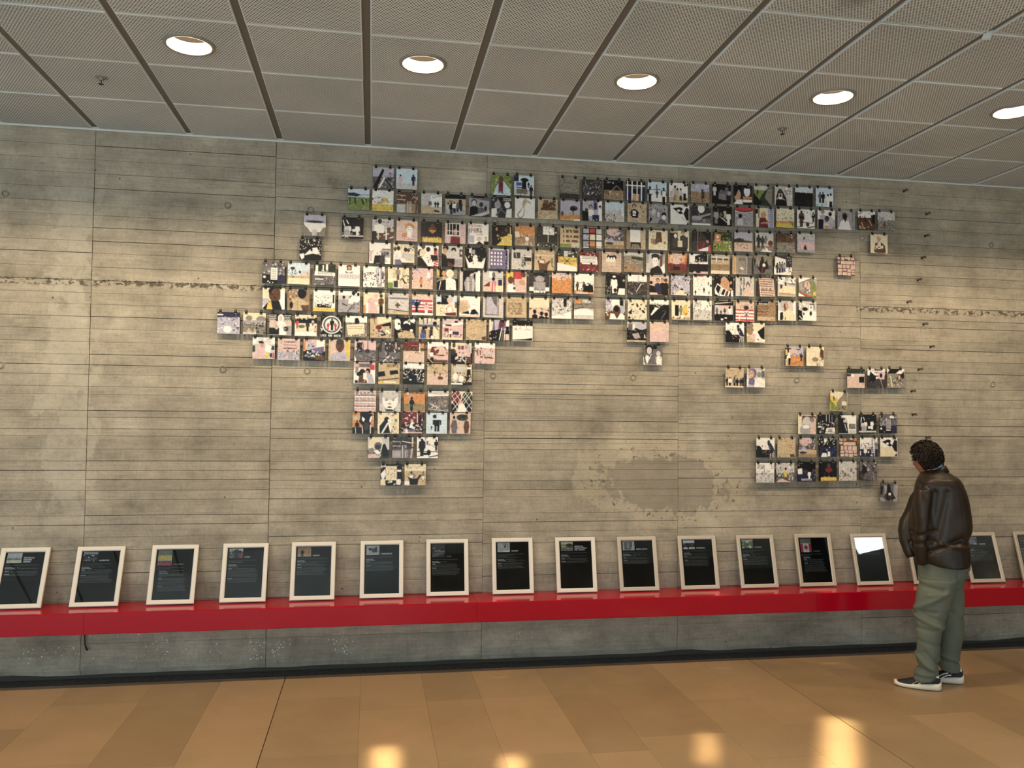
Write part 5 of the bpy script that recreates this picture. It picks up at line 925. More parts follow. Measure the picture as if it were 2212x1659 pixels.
9 582 1996|a diamond mesh fence before two dark figures|b c c 50;E 22 30 24 34 m;E 75 35 26 36 D;T k 0 60 35 50 30 98 0 98;T k 55 60 98 50 98 98 75 98;T w 25 98 45 65 60 60 75 98;E 48 50 5 8 r;L 0 20 50 98 2 w;L 0 45 35 98 2 w;L 10 0 80 98 2 w;L 35 0 98 85 2 w;L 60 0 98 50 2 w;L 50 0 0 55 2 w;L 75 0 5 90 2 w;L 98 10 30 98 2 w;L 98 50 60 98 2 w;L 25 0 0 25 2 w;L 90 0 20 98 2 w
9 3597 2043|a tilted print of a yellow field with a tent and small notice|b c y 24;R 0 24 98 20 y;T a 60 30 80 0 98 0 98 98 45 98 45 50;R 68 48 26 22 c;T G 0 40 45 85 40 98 5 98;M 45 75 98 98 16 6 DGka;L 42 55 42 98 3 D;P 22 50 28 D D;T c 55 0 75 0 50 40 20 30
10 -131 1833|a black figure seen from behind with both arms raised|b o k 70;R 0 15 98 20 s;R 0 35 98 25 o;R 35 0 50 20 k;T k 30 45 40 5 50 20 70 20 85 5 95 10 85 50 82 98 45 98 45 60;L 38 40 42 8 4 k;E 66 65 14 20 d;T w 45 20 58 30 52 45 44 35;T w 84 20 92 15 84 48 78 40;L 46 60 48 98 3 w;L 84 60 84 98 3 w;P 22 92 55 k k;L 14 70 16 98 2 w;M 0 60 98 70 8 6 kb
10 48 1834|a woman in black covering her face, pale leaves behind|b c c 50;M 50 0 98 40 16 9 DGac;M 60 45 98 98 26 7 acGD;T k 10 98 8 65 28 40 45 25 55 35 50 55 68 98;E 42 34 12 14 k;E 55 38 8 8 w;L 22 95 48 50 7 w;L 62 92 52 50 6 w;R 0 55 8 20 w
10 220 1835|a family group in pink and white before dark cloth|b m k 50;M 0 0 98 40 30 8 mkpwk;T w 35 70 48 35 60 50 62 80;E 48 38 6 7 p;M 0 45 35 98 26 6 pwmh;M 50 55 98 95 30 6 wpeh;E 58 60 6 8 k;R 30 80 35 14 u;R 72 0 4 50 w;R 80 10 14 55 k;R 0 92 98 6 p;T w 15 80 30 80 28 98 18 98
10 398 1837|a black pictogram of a person holding a small toy|b S S 50;L 48 0 48 26 1.5 g;E 40 18 9 9 k;R 33 34 36 8 k;R 31 36 7 22 k;R 65 36 7 22 k;R 38 34 26 30 k;R 40 60 10 30 k;R 53 60 10 30 k;E 26 68 4 5 k;R 22 72 8 3 k;L 26 70 24 82 3 k
10 571 1838|two people in robes walking away on pink ground|b h h 50;E 60 22 28 16 D;M 30 10 98 35 16 8 agDk;E 20 22 6 9 k;T g 6 60 12 35 32 35 38 70 32 98 10 98;E 80 24 5 7 b;T b 66 65 72 38 90 38 95 65 90 98 72 98;L 6 60 2 75 3 b;M 40 42 66 50 6 4 t
11 -19 1657|a bowed head under a pale green cloth|b e d 60;T c 5 25 20 5 60 5 72 25 60 30 30 35 25 60 5 80;T a 2 55 25 50 28 80 5 85;E 48 42 18 18 g;E 46 48 14 12 d;T w 25 65 45 60 62 75 45 85;T k 62 40 80 30 92 60 98 90 70 95;R 80 5 18 20 v;M 0 80 60 98 16 8 phew;T p 0 85 35 78 50 98 0 98;L 70 25 60 70 3 w
11 156 1658|purple tinted shelves with an arm reaching through bars, lower left|b d g 55;L 0 20 38 23 4 l;L 0 42 38 44 4 l;M 0 5 40 55 20 5 dkgl;R 0 64 40 34 l;M 42 5 95 60 24 5 gdlk;L 46 20 98 30 3 w;L 48 40 48 98 3 w;L 56 40 56 98 3 l;L 64 40 64 98 3 w;L 72 60 72 98 3 l;L 96 35 88 98 6 p;E 96 32 5 7 f;R 92 0 7 30 e;L 60 58 95 50 7 d
11 333 1658|a dark standing man and tilted white sticks, lower left|b w w 50;P 24 90 85 k k;T k 10 20 35 15 42 40 32 68 12 65;P 92 65 55 k d;M 38 2 60 40 12 8 kda;L 55 25 44 98 4 w;L 2 68 98 70 4 k;E 56 74 10 14 k;L 58 95 98 88 5 k;L 0 92 30 88 3 k;L 55 30 95 55 2 k;E 40 80 12 6 k
11 2969 1668|people bending over a dark shape in the lower right block|b w k 60;M 5 22 70 50 22 6 edhsw;T k 0 40 20 40 45 75 60 98 4 98;E 68 20 8 9 d;T n 60 28 80 25 98 55 92 72 70 55;M 30 40 75 85 36 5 kmwfgs;L 78 80 76 98 3 w;L 88 78 88 98 3 w;L 96 70 96 98 3 w;T k 2 60 30 65 50 98 2 98
11 3145 1669|orange sand with a shadowed corner, in the lower right block|b s s 50;M 5 2 95 18 26 5 tbas;L 0 50 98 35 2 t;T b 70 85 92 80 98 98 72 98;M 20 75 80 88 12 3 b;L 5 85 15 98 3 b;N 4 9
11 3324 1671|a pale tent before a smoky crowd, lower right|b g s 60;E 40 18 35 24 p;M 50 5 100 45 16 9 degl;M 0 45 100 62 22 6 kdwm;T v 2 75 30 42 56 78;E 26 76 22 6 d;R 0 82 100 18 t;M 0 82 100 100 16 5 syta
11 3498 1672|a dark blue crowd around a figure in a white shirt|b k n 50;M 0 0 98 35 44 7 kwdDe;M 0 35 98 98 50 8 nkBkd;H 30 75 9 k k w;T w 10 98 20 78 40 80 45 98;R 48 72 14 24 w;E 35 15 7 12 w;M 30 50 60 70 8 6 kdw
11 3674 1675|a pavement of pinkish bricks, in the lower right block|b b b 50;R 0 2 20 14 h;R 24 4 14 16 o;R 42 3 16 8 g;R 60 2 18 10 h;R 80 2 18 14 o;R 0 22 18 12 h;R 22 24 70 16 h;R 8 44 14 20 h;R 28 44 16 20 h;R 48 44 22 20 p;R 74 44 24 24 h;R 6 68 22 12 h;R 32 66 20 12 p;R 54 66 22 14 h;R 80 70 18 10 p;R 6 84 22 14 h;R 32 82 20 16 p;R 55 84 22 16 h;R 80 84 20 10 h
11 3852 1676|a packed crowd with bright vertical poles, lower right block|b w n 60;R 66 0 8 98 l;R 80 0 6 98 v;M 0 28 75 65 50 6 kndku;M 0 65 100 100 40 7 kwwdn;R 22 60 18 20 w;P 92 60 40 g n
11 4028 1677|a masked figure in black over a white slope beside the viewer's head|b w c 50;E 46 20 16 10 k;T k 10 22 38 12 72 42 55 48;E 42 32 8 6 w;T k 68 45 82 12 98 16 98 76 84 72;R 72 0 22 10 k;T c 0 98 0 38 85 80 95 98;T k 94 80 98 98 84 98
12 75 1459|white robed people under a spotted cream banner|b k k 50;R 3 2 20 10 w;R 24 8 52 66 c;M 26 10 72 68 34 4 kbad;T w 0 45 22 20 24 50 10 80;R 0 70 22 28 c;M 20 68 98 98 30 7 wkcw;R 78 25 18 10 w;R 78 70 16 26 w;E 5 12 4 5 e
12 247 1461|a back view in black with raised arms facing a cream wall, bottom row|b c s 30;M 5 3 95 20 40 4 kabsy;R 0 30 20 10 y;R 0 26 100 3 w;E 42 55 10 12 a;T k 15 58 25 62 40 68 60 66 72 48 82 52 66 74 62 98 26 98 22 78;T w 22 55 40 50 38 66 24 64;P 88 72 38 a w;M 76 68 98 86 10 4 bk;E 32 40 5 7 d;R 0 80 22 18 w
12 2966 1473|a collapsed concrete building in a street of rubble, lower right|b w e 50;R 5 8 45 24 e;M 8 10 48 35 22 5 kgdw;M 0 35 60 60 20 6 kdge;M 0 50 100 98 70 5 wkgdael;M 60 25 80 50 10 5 gkl;M 85 10 98 28 5 6 k
12 3135 1473|a child in a yellow dress among grey ruins|b e g 50;M 0 0 98 98 80 8 kdwgesS;R 45 38 14 34 y;E 52 30 6 7 k;R 48 72 8 20 b;T h 0 98 30 80 80 98;M 70 10 95 40 10 8 Bwk
12 3315 1479|two people in white outside a dark doorway|b k n 50;M 0 0 98 20 16 6 dgak;T w 0 35 25 32 26 62 2 62;R 5 62 18 30 n;R 30 0 45 28 k;E 42 45 7 6 w;P 65 90 48 w w;R 20 85 60 10 l;M 78 20 98 90 16 6 dea;R 26 38 30 12 d
12 3497 1482|a red figure above yellow flames in the lower right block|b k k 50;E 55 20 9 12 b;E 55 42 20 12 m;T m 35 46 75 44 55 60;M 10 55 80 72 6 6 bk;R 10 80 88 18 y;M 8 76 98 98 26 6 yos
12 3668 1485|pale smoke over a brown field, lower right block|b e e 50;M 0 35 100 80 26 12 ewlg;M 0 62 60 98 22 8 tbas;M 5 62 70 76 10 5 kd;M 60 55 98 98 12 10 el
12 3850 1488|a tilted grey print of a bent figure, bottom row near the man|b g d 50;M 5 0 95 30 22 9 lgkdw;T k 20 10 35 30 55 45 30 65 12 60;E 78 35 10 12 b;E 50 42 8 9 l;T g 20 90 35 60 70 50 98 60 98 98;M 10 60 98 98 30 8 dgmb;L 76 55 85 98 3 l
13 4031 1318|an upside down dark butterfly shape, the lowest print near the man|b g g 50;R 76 0 24 98 l;T k 42 5 55 10 60 40 75 60 90 82 60 88 45 95 25 75 32 50;T k 2 15 15 20 12 60 2 65;T l 22 10 38 20 35 55 25 65;E 54 60 8 8 w;M 15 60 80 95 16 7 kmdg;T l 0 75 20 80 30 98 0 98
10 3320 1853|a pale head and bare shoulders with closed eyes in pink light|b h h 50;R 0 0 20 98 c;T b 22 5 98 5 98 98 88 98 85 30 30 20 26 50 22 50;E 50 40 26 30 e;T p 85 10 98 20 98 98 80 98;E 45 80 34 30 l;E 78 26 14 12 a;L 30 50 62 58 4 a;T h 65 98 72 50 98 40 98 98;E 45 62 20 10 w
10 3488 1856|a high contrast street market with a parked van|b k k 50;M 0 0 98 40 20 6 kdk;L 48 0 48 35 2 w;L 65 0 65 35 2 w;L 80 0 80 35 3 l;M 0 35 98 65 46 6 kwkwel;M 0 60 40 98 24 7 wek;T w 40 98 50 68 95 66 98 98;R 58 74 24 16 l;L 50 68 98 66 3 k;L 45 90 98 92 3 k
10 3667 1858|a curved awning over dark doorways beside a pale street|b k w 4;R 0 0 15 98 k;T w 12 4 98 4 98 60 60 60 45 30 20 18;T k 12 18 35 20 48 50 55 98 0 98;L 15 16 42 20 4 a;L 42 20 50 50 4 l;R 28 28 12 14 e;L 35 50 45 85 4 e;R 58 48 38 28 g;M 58 48 98 74 16 5 dlae;R 58 80 40 18 e
10 3843 1860|white clad women in a dark courtyard, lower right block|b k k 50;M 0 75 100 100 12 10 gld;P 38 80 50 w e;P 75 78 50 w w;P 20 85 50 e l;L 15 15 12 40 4 w;L 26 15 32 30 5 e;R 52 62 18 12 w;R 15 65 25 30 l;R 0 86 100 8 e;M 50 15 95 50 8 5 dg
10 4023 1863|demonstrators with a tall paper banner, lower right block|b g k 62;M 0 0 100 30 24 9 degk;R 60 8 25 12 w;M 0 30 100 60 24 8 lggv;R 38 28 28 48 l;W 42 34 20 5 8 g;R 0 68 36 32 k;R 70 58 30 42 n;E 10 75 6 5 w;R 38 80 26 6 w;M 5 88 95 100 10 5 wk"""
back_me = MB().box(0, PW, .0006, .0055, -PW, 0).mesh('backing_board'); back_me.materials.append(M_BOARD)
cm = MB()
cm.add([(-.0095, -.0045, -.008), (.0095, -.0045, -.008), (.0095, .009, -.008), (-.0095, .009, -.008), (-.0075, -.001, .009), (.0075, -.001, .009), (.0075, .004, .009), (-.0075, .004, .009)], [(0, 1, 5, 4), (1, 2, 6, 5), (2, 3, 7, 6), (3, 0, 4, 7), (4, 5, 6, 7), (3, 2, 1, 0)], 0)
cm.box(-.0095, .0095, -.0065, -.0040, -.0095, -.0060, mi=1)
ring = []
for q in range(9):
    a = 2*PI*q/8; ring.append((.0075*math.cos(a), .0005+.003*math.sin(a), .0135+.0070*math.sin(a)))
cm.tube(ring, .0026, 6, caps=False, mi=0)
clip_me = cm.mesh('clip', True, [M_CLIP, M_CLIPL])
rows_w = {}
TILT = {'tilted print': -3.2, 'tilted grey print': -2.6, 'lowest print': -2.0, 'upside down dark butterfly shape, the': -2.0, 'green hillside': -1.2, 'tilted pink sheet': -1.0, 'men posing': 0}
for idx, ln in enumerate(PHOTOS.strip().split('\n')):
    a = ln.split('|')
    row, x, z = a[0].split(); row = int(row); x = float(x)/1000; z = float(z)/1000
    rg = random.Random(idx*13+5)
    tilt = math.radians(rg.uniform(-.5, .5))
    for kk, tv in TILT.items():
        if kk in a[1]: tilt = math.radians(tv)
    t = thing('photo_print', 'photo of '+a[1], 'photo', (x, YF, z), (0, -tilt, 0), 'square photos clipped to the wires')
    link('print', ink_grid('print', raster(a[2], idx), PW, PW), None, t)
    link('backing_board', back_me, None, t)
    for cx in (.020+rg.uniform(-.004, .003), PW-.030+rg.uniform(-.003, .004)):
        link('clip', clip_me, None, t, (cx, .001, 0))
    rows_w.setdefault(row, []).append((x, z))
# wires and the eye bolts that hold their right ends
ANCH = [(4.28, 3.693), (4.483, 3.513), (4.469, 3.330), (4.439, 3.148), (4.40, 2.965), (4.307, 2.780), (4.451, 2.603), (4.512, 2.419), (4.402, 2.231), (4.338, 2.054), (4.346, 1.863), (4.469, 1.677), (4.40, 1.49), (4.42, 1.32)]
ordn = ['uppermost', 'second', 'third', 'fourth', 'fifth', 'sixth', 'seventh', 'eighth', 'ninth', 'tenth', 'eleventh', 'twelfth', 'thirteenth', 'lowest']
eb = MB().lathe([(.0005, -.002), (.012, -.003), (.013, .003)], 12, axis='y').tube([(0, 0, 0), (0, -.034, 0)], .0045, 8)
ringp = [(.011*math.cos(2*PI*q/12), -.044, .011*math.sin(2*PI*q/12)) for q in range(13)]
eb.tube(ringp, .0038, 8, caps=False)
eb.tube([(-.004, -.044, .006), (-.02, -.0435, .008)], .0036, 6)
eb = eb.mesh('eye_bolt', True); eb.materials.append(M_BOLT)
for row, ps in sorted(rows_w.items()):
    ps.sort()
    ax, az = ANCH[row]
    pts = [(ps[0][0]-.01, YF+.0015, ps[0][1]+.0145)]
    for x, z in ps:
        pts += [(x+.02, YF+.0015, z+.0145), (x+PW-.03, YF+.0015, z+.0145)]
    zl = ps[-1][1]+.0145
    pts.append((ax-.012, -.0435, az+.008 if abs(az+.008-zl) < .05 else zl))
    wme = MB().tube(pts, .0009, 5).mesh('hanging_wire', True)
    wo = link('hanging_wire', wme, M_WIRE)
    wo['label'] = 'thin steel wire carrying the %s row of photos' % ordn[row]; wo['category'] = 'wire'; wo['group'] = 'photo wires'
    ebo = link('eye_bolt', eb, None, None, (ax, -.0045, pts[-1][2]-.006)); ebo.scale = (.8, .95, .8)
    ebo['label'] = 'steel eye bolt in bare concrete holding the %s photo wire' % ordn[row]; ebo['category'] = 'bolt'; ebo['group'] = 'eye bolts at the right end of the wires'

# ------------------------------------------------------------------ the man (local frame: x to the right of the viewer, y away, z up)
MP = Vector((3.81, -.954, 0)); MYAW = math.atan2(-.593, .805)
man = thing('person', 'man in dark brown jacket and grey green trousers looking at the wall, hands in pockets', 'person', MP, (0, 0, MYAW))
def c5(x, y): return (-.3241+.5541e-3*x-3e-6*y, 1.7776+8.8e-6*x-.629e-3*y)
def c6(x, y): return (-.3285+.5515e-3*x-3e-6*y, .8661+4.7e-5*x-.6224e-3*y)
def ring_loft(levels, n=28, sq=2.3):
    """levels: (cx, cy, z, rx, ry[, shear]) horizontal super-elliptic rings from top to bottom; end caps closed"""
    v = []; f = []
    for lv in levels:
        cx, cy, z, rx, ry = lv[:5]; sh = lv[5] if len(lv) > 5 else 0
        for k in range(n):
            a = 2*PI*k/n; ca, sa = math.cos(a), math.sin(a)
            q = (abs(ca)**sq+abs(sa)**sq)**(-1/sq)
            x = cx+rx*ca*q
            v.append((x, cy+ry*sa*q, z+sh*ca*q))
    m_ = len(levels)
    for i in range(m_-1):
        for k in range(n): f.append((i*n+k, i*n+(k+1) % n, (i+1)*n+(k+1) % n, (i+1)*n+k))
    f.append(tuple(range(n))[::-1]); f.append(tuple((m_-1)*n+k for k in range(n)))
    return v, f
def cloth(name, mbs, m, voxel, parent, amp=.006, scale=6, stretch=1.0, smooth=6, folds=None):
    me = mbs.mesh(name+'_base')
    o = bpy.data.objects.new('tmp_cloth', me); COL.objects.link(o)
    md = o.modifiers.new('r', 'REMESH'); md.mode = 'VOXEL'; md.voxel_size = voxel
    sm = o.modifiers.new('s', 'SMOOTH'); sm.iterations = smooth; sm.factor = .5
    dg = bpy.context.evaluated_depsgraph_get(); dg.update()
    out = bpy.data.meshes.new_from_object(o.evaluated_get(dg)); bpy.data.objects.remove(o)
    nv = len(out.vertices); co = np.empty(nv*3); out.vertices.foreach_get('co', co); co = co.reshape(-1, 3)
    no = np.empty(nv*3); out.vertices.foreach_get('normal', no); no = no.reshape(-1, 3)
    d = np.zeros(nv)
    for i in range(nv):
        p = co[i]
        d[i] = amp*(mnoise.noise(Vector((p[0]*scale*1.2, p[1]*scale*1.2, p[2]*scale*stretch)))+.45*mnoise.noise(Vector((p[0]*scale*3, p[1]*scale*3, p[2]*scale*2.6*stretch+7))))
    if folds is not None: d += folds(co)
    co += no*d[:, None]
    out.vertices.foreach_set('co', co.ravel()); out.update()
    out.polygons.foreach_set('use_smooth', [True]*len(out.polygons))
    out.materials.clear(); out.materials.append(m); out.name = name
    return link(name, out, None, parent)
def cloth_mat(name, c1, c2, rough, spec, bump):
    m = mat(name, c1, rough, spec=spec); n = NT(m)
    oc = n.new('ShaderNodeTexCoord').outputs['Object']
    n.link(n.ramp(n.noise(oc, 5, 4), [(.3, c1), (.7, c2)]), n.b.inputs['Base Color'])
    n.bump(n.noise(oc, 60, 3, .6), bump, .004); return m
M_JACKET = cloth_mat('dark_brown_leather', srgb(33, 25, 18), srgb(48, 35, 23), .42, .4, .25)
M_TROUS = cloth_mat('grey_green_cotton', srgb(98, 104, 94), srgb(114, 117, 102), .9, .15, .3)
M_SKIN = mat('skin', srgb(150, 104, 78), .5, spec=.3)
M_HAIR = cloth_mat('dark_hair', srgb(22, 15, 11), srgb(38, 25, 17), .55, .3, .8)
M_SHIRT = cloth_mat('pale_blue_shirt', srgb(150, 170, 192), srgb(172, 190, 208), .8, .2, .2)
M_SHOE = mat('navy_mesh_shoe', srgb(27, 31, 40), .7)
M_SOLE = mat('white_foam_sole', srgb(228, 218, 200), .6)
M_STRIPE = mat('white_shoe_stripe', srgb(236, 232, 226), .5)

# jacket: trunk and two sleeves fused into one cloth
tr_ = [(440, 575, 690), (480, 500, 735), (530, 458, 825), (580, 432, 902), (640, 402, 947), (720, 385, 980), (800, 376, 1002), (900, 362, 1020), (1000, 345, 1034), (1080, 335, 1044), (1150, 335, 1036), (1215, 345, 1004), (1240, 350, 1000), (1300, 365, 1018), (1380, 400, 1028), (1450, 440, 1027), (1495, 500, 1020), (1525, 600, 1000)]
lv = []
for y, a, b in tr_:
    x0, z = c5(a, y); x1, _ = c5(b, y); q = min(1, max(0, (y-440)/160))
    lv.append(((x0+x1)/2, .075+.03*(1-q), z, (x1-x0)/2, .055+q*.10))
jm = MB().add(*ring_loft(lv))
def arm(pts, ys):
    P = []; rr = []
    for (x, y, r), d in zip(pts, ys):
        u, z = c5(x, y); P.append((u, d, z)); rr.append(r*.5541e-3)
    return P, rr
P, rr = arm([(560, 630, 95), (520, 720, 112), (500, 860, 106), (505, 990, 98), (515, 1090, 100), (488, 1200, 96), (478, 1330, 88), (478, 1430, 76), (486, 1500, 62)], [-.03, -.055, -.075, -.08, -.075, -.07, -.06, -.045, -.03])
jm.tube(P, rr, 18)
P, rr = arm([(480, 700, 90), (430, 830, 98), (372, 980, 98), (312, 1100, 100), (303, 1190, 100), (313, 1300, 92), (340, 1400, 76), (362, 1468, 56)], [.17, .20, .20, .18, .16, .14, .12, .11])
jm.tube(P, rr, 18)
def jf(co):
    u, z = co[:, 0], co[:, 2]
    d = np.zeros(len(co))
    for (a, za, b, zb, w_, h_) in ((.02, 1.33, -.02, .98, .018, -.010), (.10, 1.33, .03, 1.0, .022, -.008), (.02, 1.07, -.12, 1.02, .012, -.007), (.02, 1.0, -.13, .97, .011, -.006), (.18, 1.02, .00, .93, .018, -.012), (.22, .96, .05, .985, .012, .010), (-.07, 1.39, -.04, 1.30, .012, -.006), (-.13, 1.05, -.05, 1.04, .01, -.006)):
        dx, dz = b-a, zb-za; L = dx*dx+dz*dz
        t = np.clip(((u-a)*dx+(z-za)*dz)/L, 0, 1); q = np.hypot(u-a-t*dx, z-za-t*dz)
        d += 1.5*h_*np.exp(-(q/w_)**2)*(co[:, 1] < .1)
    return d
jacket = cloth('jacket', jm, M_JACKET, .0085, man, .006, 7, .7, 3, jf)
# jacket collar and hem band
cv = MB()
def band(name, pts_fn, n, m, parent, th=.006):
    v = []; f = []
    for k in range(n+1):
        lo, hi, nrm = pts_fn(k/n)
        lo, hi, nrm = Vector(lo), Vector(hi), Vector(nrm).normalized()*th
        v += [lo, hi, hi+nrm, lo+nrm]
    for k in range(n):
        for q in range(4): f.append((4*k+q, 4*k+(q+1) % 4, 4*k+4+(q+1) % 4, 4*k+4+q))
    f.append((0, 1, 2, 3)); f.append((4*n+3, 4*n+2, 4*n+1, 4*n))
    me = MB().add(v, f).mesh(name, True); me.materials.append(m)
    return link(name, me, None, parent)
# neck axis leans forward (to the left); collars are tilted rings round it
NB = Vector((.010, .085, 1.462))
def collar_fn(r1, r2, z1, z2, tilt):
    def fn(t):
        a = 2*PI*t
        def p(r, z):
            x = r*math.cos(a)*1.12; y = r*math.sin(a)
            return (NB.x+x-(z*.25), NB.y+y, NB.z+z+x*tilt)
        return p(r1, z1), p(r2, z2), (math.cos(a), math.sin(a), 0)
    return fn
band('jacket_collar', collar_fn(.080, .070, -.035, .012, .45), 40, M_JACKET, jacket, .006)
shirt = band('shirt_collar', collar_fn(.068, .060, -.05, .036, .50), 40, M_SHIRT, man, .004)

# trousers
pl = []
for y, a, b in ((20, 440, 1010), (60, 436, 1022), (110, 432, 1024), (180, 433, 1008), (240, 434, 970), (290, 434, 955), (330, 440, 950)):
    x0, z = c6(a, y); x1, _ = c6(b, y); pl.append(((x0+x1)/2, .085, z, (x1-x0)/2, .135))
tm = MB().add(*ring_loft(pl))
nl = []
for y, a, b in ((240, 436, 900), (330, 432, 868), (450, 412, 828), (560, 402, 798), (660, 408, 755), (750, 412, 722), (850, 416, 702), (950, 424, 692), (1080, 416, 682), (1180, 436, 670), (1250, 405, 662), (1305, 383, 648), (1338, 420, 640)):
    x0, z = c6(a, y); x1, _ = c6(b, y); q = (y-240)/1100
    nl.append(((x0+x1)/2, .02-.06*q, z, (x1-x0)/2, .105-.025*q, .012 if y > 1290 else 0))
tm.add(*ring_loft(nl, 24))
fl = []
for y, a, b in ((240, 560, 956), (330, 620, 956), (450, 680, 958), (560, 680, 960), (660, 675, 962), (750, 672, 957), (850, 668, 952), (950, 664, 945), (1050, 662, 928), (1120, 662, 915), (1180, 664, 906), (1250, 664, 907), (1310, 690, 912)):
    x0, z = c6(a, y); x1, _ = c6(b, y); q = (y-240)/1070
    fl.append(((x0+x1)/2, .14+.05*q, z, (x1-x0)/2, .10-.02*q, -.006 if y > 1290 else 0))
tm.add(*ring_loft(fl, 24))
def tf(co):
    u, z = co[:, 0], co[:, 2]; d = np.zeros(len(co))
    for (ax_, ay, bx_, by_, w_, h_) in ((440, 300, 720, 360, 26, -.008), (560, 420, 700, 400, 20, .006), (420, 560, 760, 400, 30, .010), (470, 580, 640, 600, 20, -.007), (420, 640, 720, 780, 26, .009), (480, 600, 700, 690, 22, -.006), (420, 760, 640, 800, 22, -.007), (430, 1060, 640, 1250, 26, .010), (520, 1020, 660, 1150, 20, -.006), (430, 1180, 640, 1240, 18, -.009), (420, 1250, 600, 1270, 14, .008), (680, 1180, 900, 1220, 16, -.009), (690, 1120, 880, 1190, 16, .007), (900, 60, 880, 230, 12, -.005), (880, 110, 1000, 200, 16, -.006), (780, 620, 940, 720, 26, -.006), (450, 900, 680, 960, 20, -.004)):
        a, za = c6(ax_, ay); b, zb = c6(bx_, by_); dx, dz = b-a, zb-za; L = dx*dx+dz*dz; w2 = w_*.55e-3
        t = np.clip(((u-a)*dx+(z-za)*dz)/L, 0, 1); q = np.hypot(u-a-t*dx, z-za-t*dz)
        d += 1.6*h_*np.exp(-(q/w2)**2)
    return d
cloth('trousers', tm, M_TROUS, .0085, man, .004, 8, .8, 2, tf)

# body: one surface, head with face, neck, trunk, limbs; mostly clothed
hx, hz = c5(520, 376); HC = Vector((hx, .075, hz))
FACE = math.radians(138)                # towards the left and away from the viewer
def head_verts(nu=48, nv=36):
    v = []; f = []
    for j in range(nv+1):
        ph = PI*j/nv; cz = math.cos(ph); sz = math.sin(ph)
        for i in range(nu):
            th = 2*PI*i/nu                         # 0 = facing forward
            c, s_ = math.cos(th), math.sin(th)
            x = .098*sz*c; y = .076*sz*s_; z = .118*cz
            if z < 0:                              # taper to the jaw
                k = -z/.118; y *= 1-.30*k; x = x*(1-.18*k)+.012*k*(1 if c > 0 else -.6)
            fr_ = max(0, c)**6*sz
            x += .022*fr_*math.exp(-((z+.012)/.022)**2)*math.exp(-(y/.014)**2)      # nose
            x += .010*fr_*math.exp(-((z-.012)/.03)**2)*math.exp(-(y/.009)**2)       # nose bridge
            x -= .010*math.exp(-((z-.016)/.013)**2)*math.exp(-((abs(y)-.032)/.014)**2)*(c > 0)  # eye sockets
            x += .005*math.exp(-((z-.038)/.010)**2)*math.exp(-((abs(y)-.03)/.02)**2)*(c > 0)    # brows
            x += .006*math.exp(-((z+.052)/.006)**2)*math.exp(-(y/.022)**2)*(c > 0)   # upper lip
            x += .006*math.exp(-((z+.066)/.006)**2)*math.exp(-(y/.020)**2)*(c > 0)   # lower lip
            x -= .004*math.exp(-((z+.059)/.003)**2)*math.exp(-(y/.022)**2)*(c > 0)   # mouth line
            x += .012*math.exp(-((z+.098)/.016)**2)*math.exp(-(y/.026)**2)*(c > 0)   # chin
            v.append(Vector((x, y, z)))
    for j in range(nv):
        for i in range(nu): f.append((j*nu+i, j*nu+(i+1) % nu, (j+1)*nu+(i+1) % nu, (j+1)*nu+i))
    return v, f
nod = Matrix.Rotation(math.radians(16), 3, 'Y')
RZ = Matrix.Rotation(FACE, 3, 'Z')
hv, hf = head_verts()
body = MB()
body.add([RZ @ (nod @ (p*.9))+HC for p in hv], hf)
# ears
def ear(sd):
    v = []; f = []
    for i in range(17):
        a = 2*PI*i/16
        for q, (r, o_) in enumerate(((1.0, 0), (.95, .008), (.62, .010), (.45, .003))):
            v.append(Vector((-.004+.017*r*math.cos(a), sd*(.072+o_), -.005+.031*r*math.sin(a)*(1 if math.sin(a) > 0 else .85))))
    for i in range(16):
        for q in range(3): f.append((4*i+q, 4*i+q+1, 4*i+5+q, 4*i+4+q))
    return [RZ @ (nod @ (p*.92))+HC for p in v], f
body.add(*ear(1)); body.add(*ear(-1))
neck_top = HC+RZ @ (nod @ Vector((-.02, 0, -.05)))
body.tube([neck_top, (NB.x-.01, NB.y, NB.z+.03), (NB.x+.02, NB.y, NB.z-.06), (.05, .085, 1.36), (.055, .085, 1.15), (.06, .085, .95), (.065, .085, .80)], [(.056, .056), (.058, .056), (.075, .07), (.12, .15), (.105, .14), (.10, .13), (.10, .13)], 20)
for lg in (nl, fl):
    body.tube([(l[0], l[1], l[2]) for l in lg[1:-1:2]]+[(lg[-1][0], lg[-1][1], .10)], [.07, .062, .055, .048, .046, .04, .036][:len(lg[1:-1:2])+1], 12)
for pts, ys in (([(560, 680, 0), (510, 860, 0), (515, 1090, 0), (480, 1330, 0), (560, 1400, 0)], (-.02, -.07, -.07, -.05, .06)), ([(470, 740, 0), (362, 980, 0), (300, 1180, 0), (345, 1380, 0), (520, 1440, 0)], (.17, .20, .14, .12, .11))):
    P, _ = arm(pts, ys); body.tube(P, [.034, .034, .030, .026, .026], 12)
    # hand pushed into the pocket: palm, four fingers, thumb
    e = Vector(P[-1]); d_ = (Vector(P[-1])-Vector(P[-2])).normalized()
    body.tube([e, e+Vector((.01, 0, -.03)), e+Vector((.015, .0, -.07))], [(.028, .016), (.036, .015), (.034, .012)], 10)
    for q in range(4):
        o_ = Vector((.015, (q-1.5)*.017, -.068)); L_ = (.062, .072, .068, .052)[q]
        body.tube([e+o_, e+o_+Vector((.004, 0, -L_*.5)), e+o_+Vector((.012, 0, -L_))], [.0085, .008, .006], 6)
    body.tube([e+Vector((.0, -.028, -.02)), e+Vector((-.012, -.045, -.045)), e+Vector((-.008, -.05, -.07))], [.011, .010, .008], 6)
bme = body.mesh('body', True); bme.materials.append(M_SKIN)
link('body', bme, None, man)
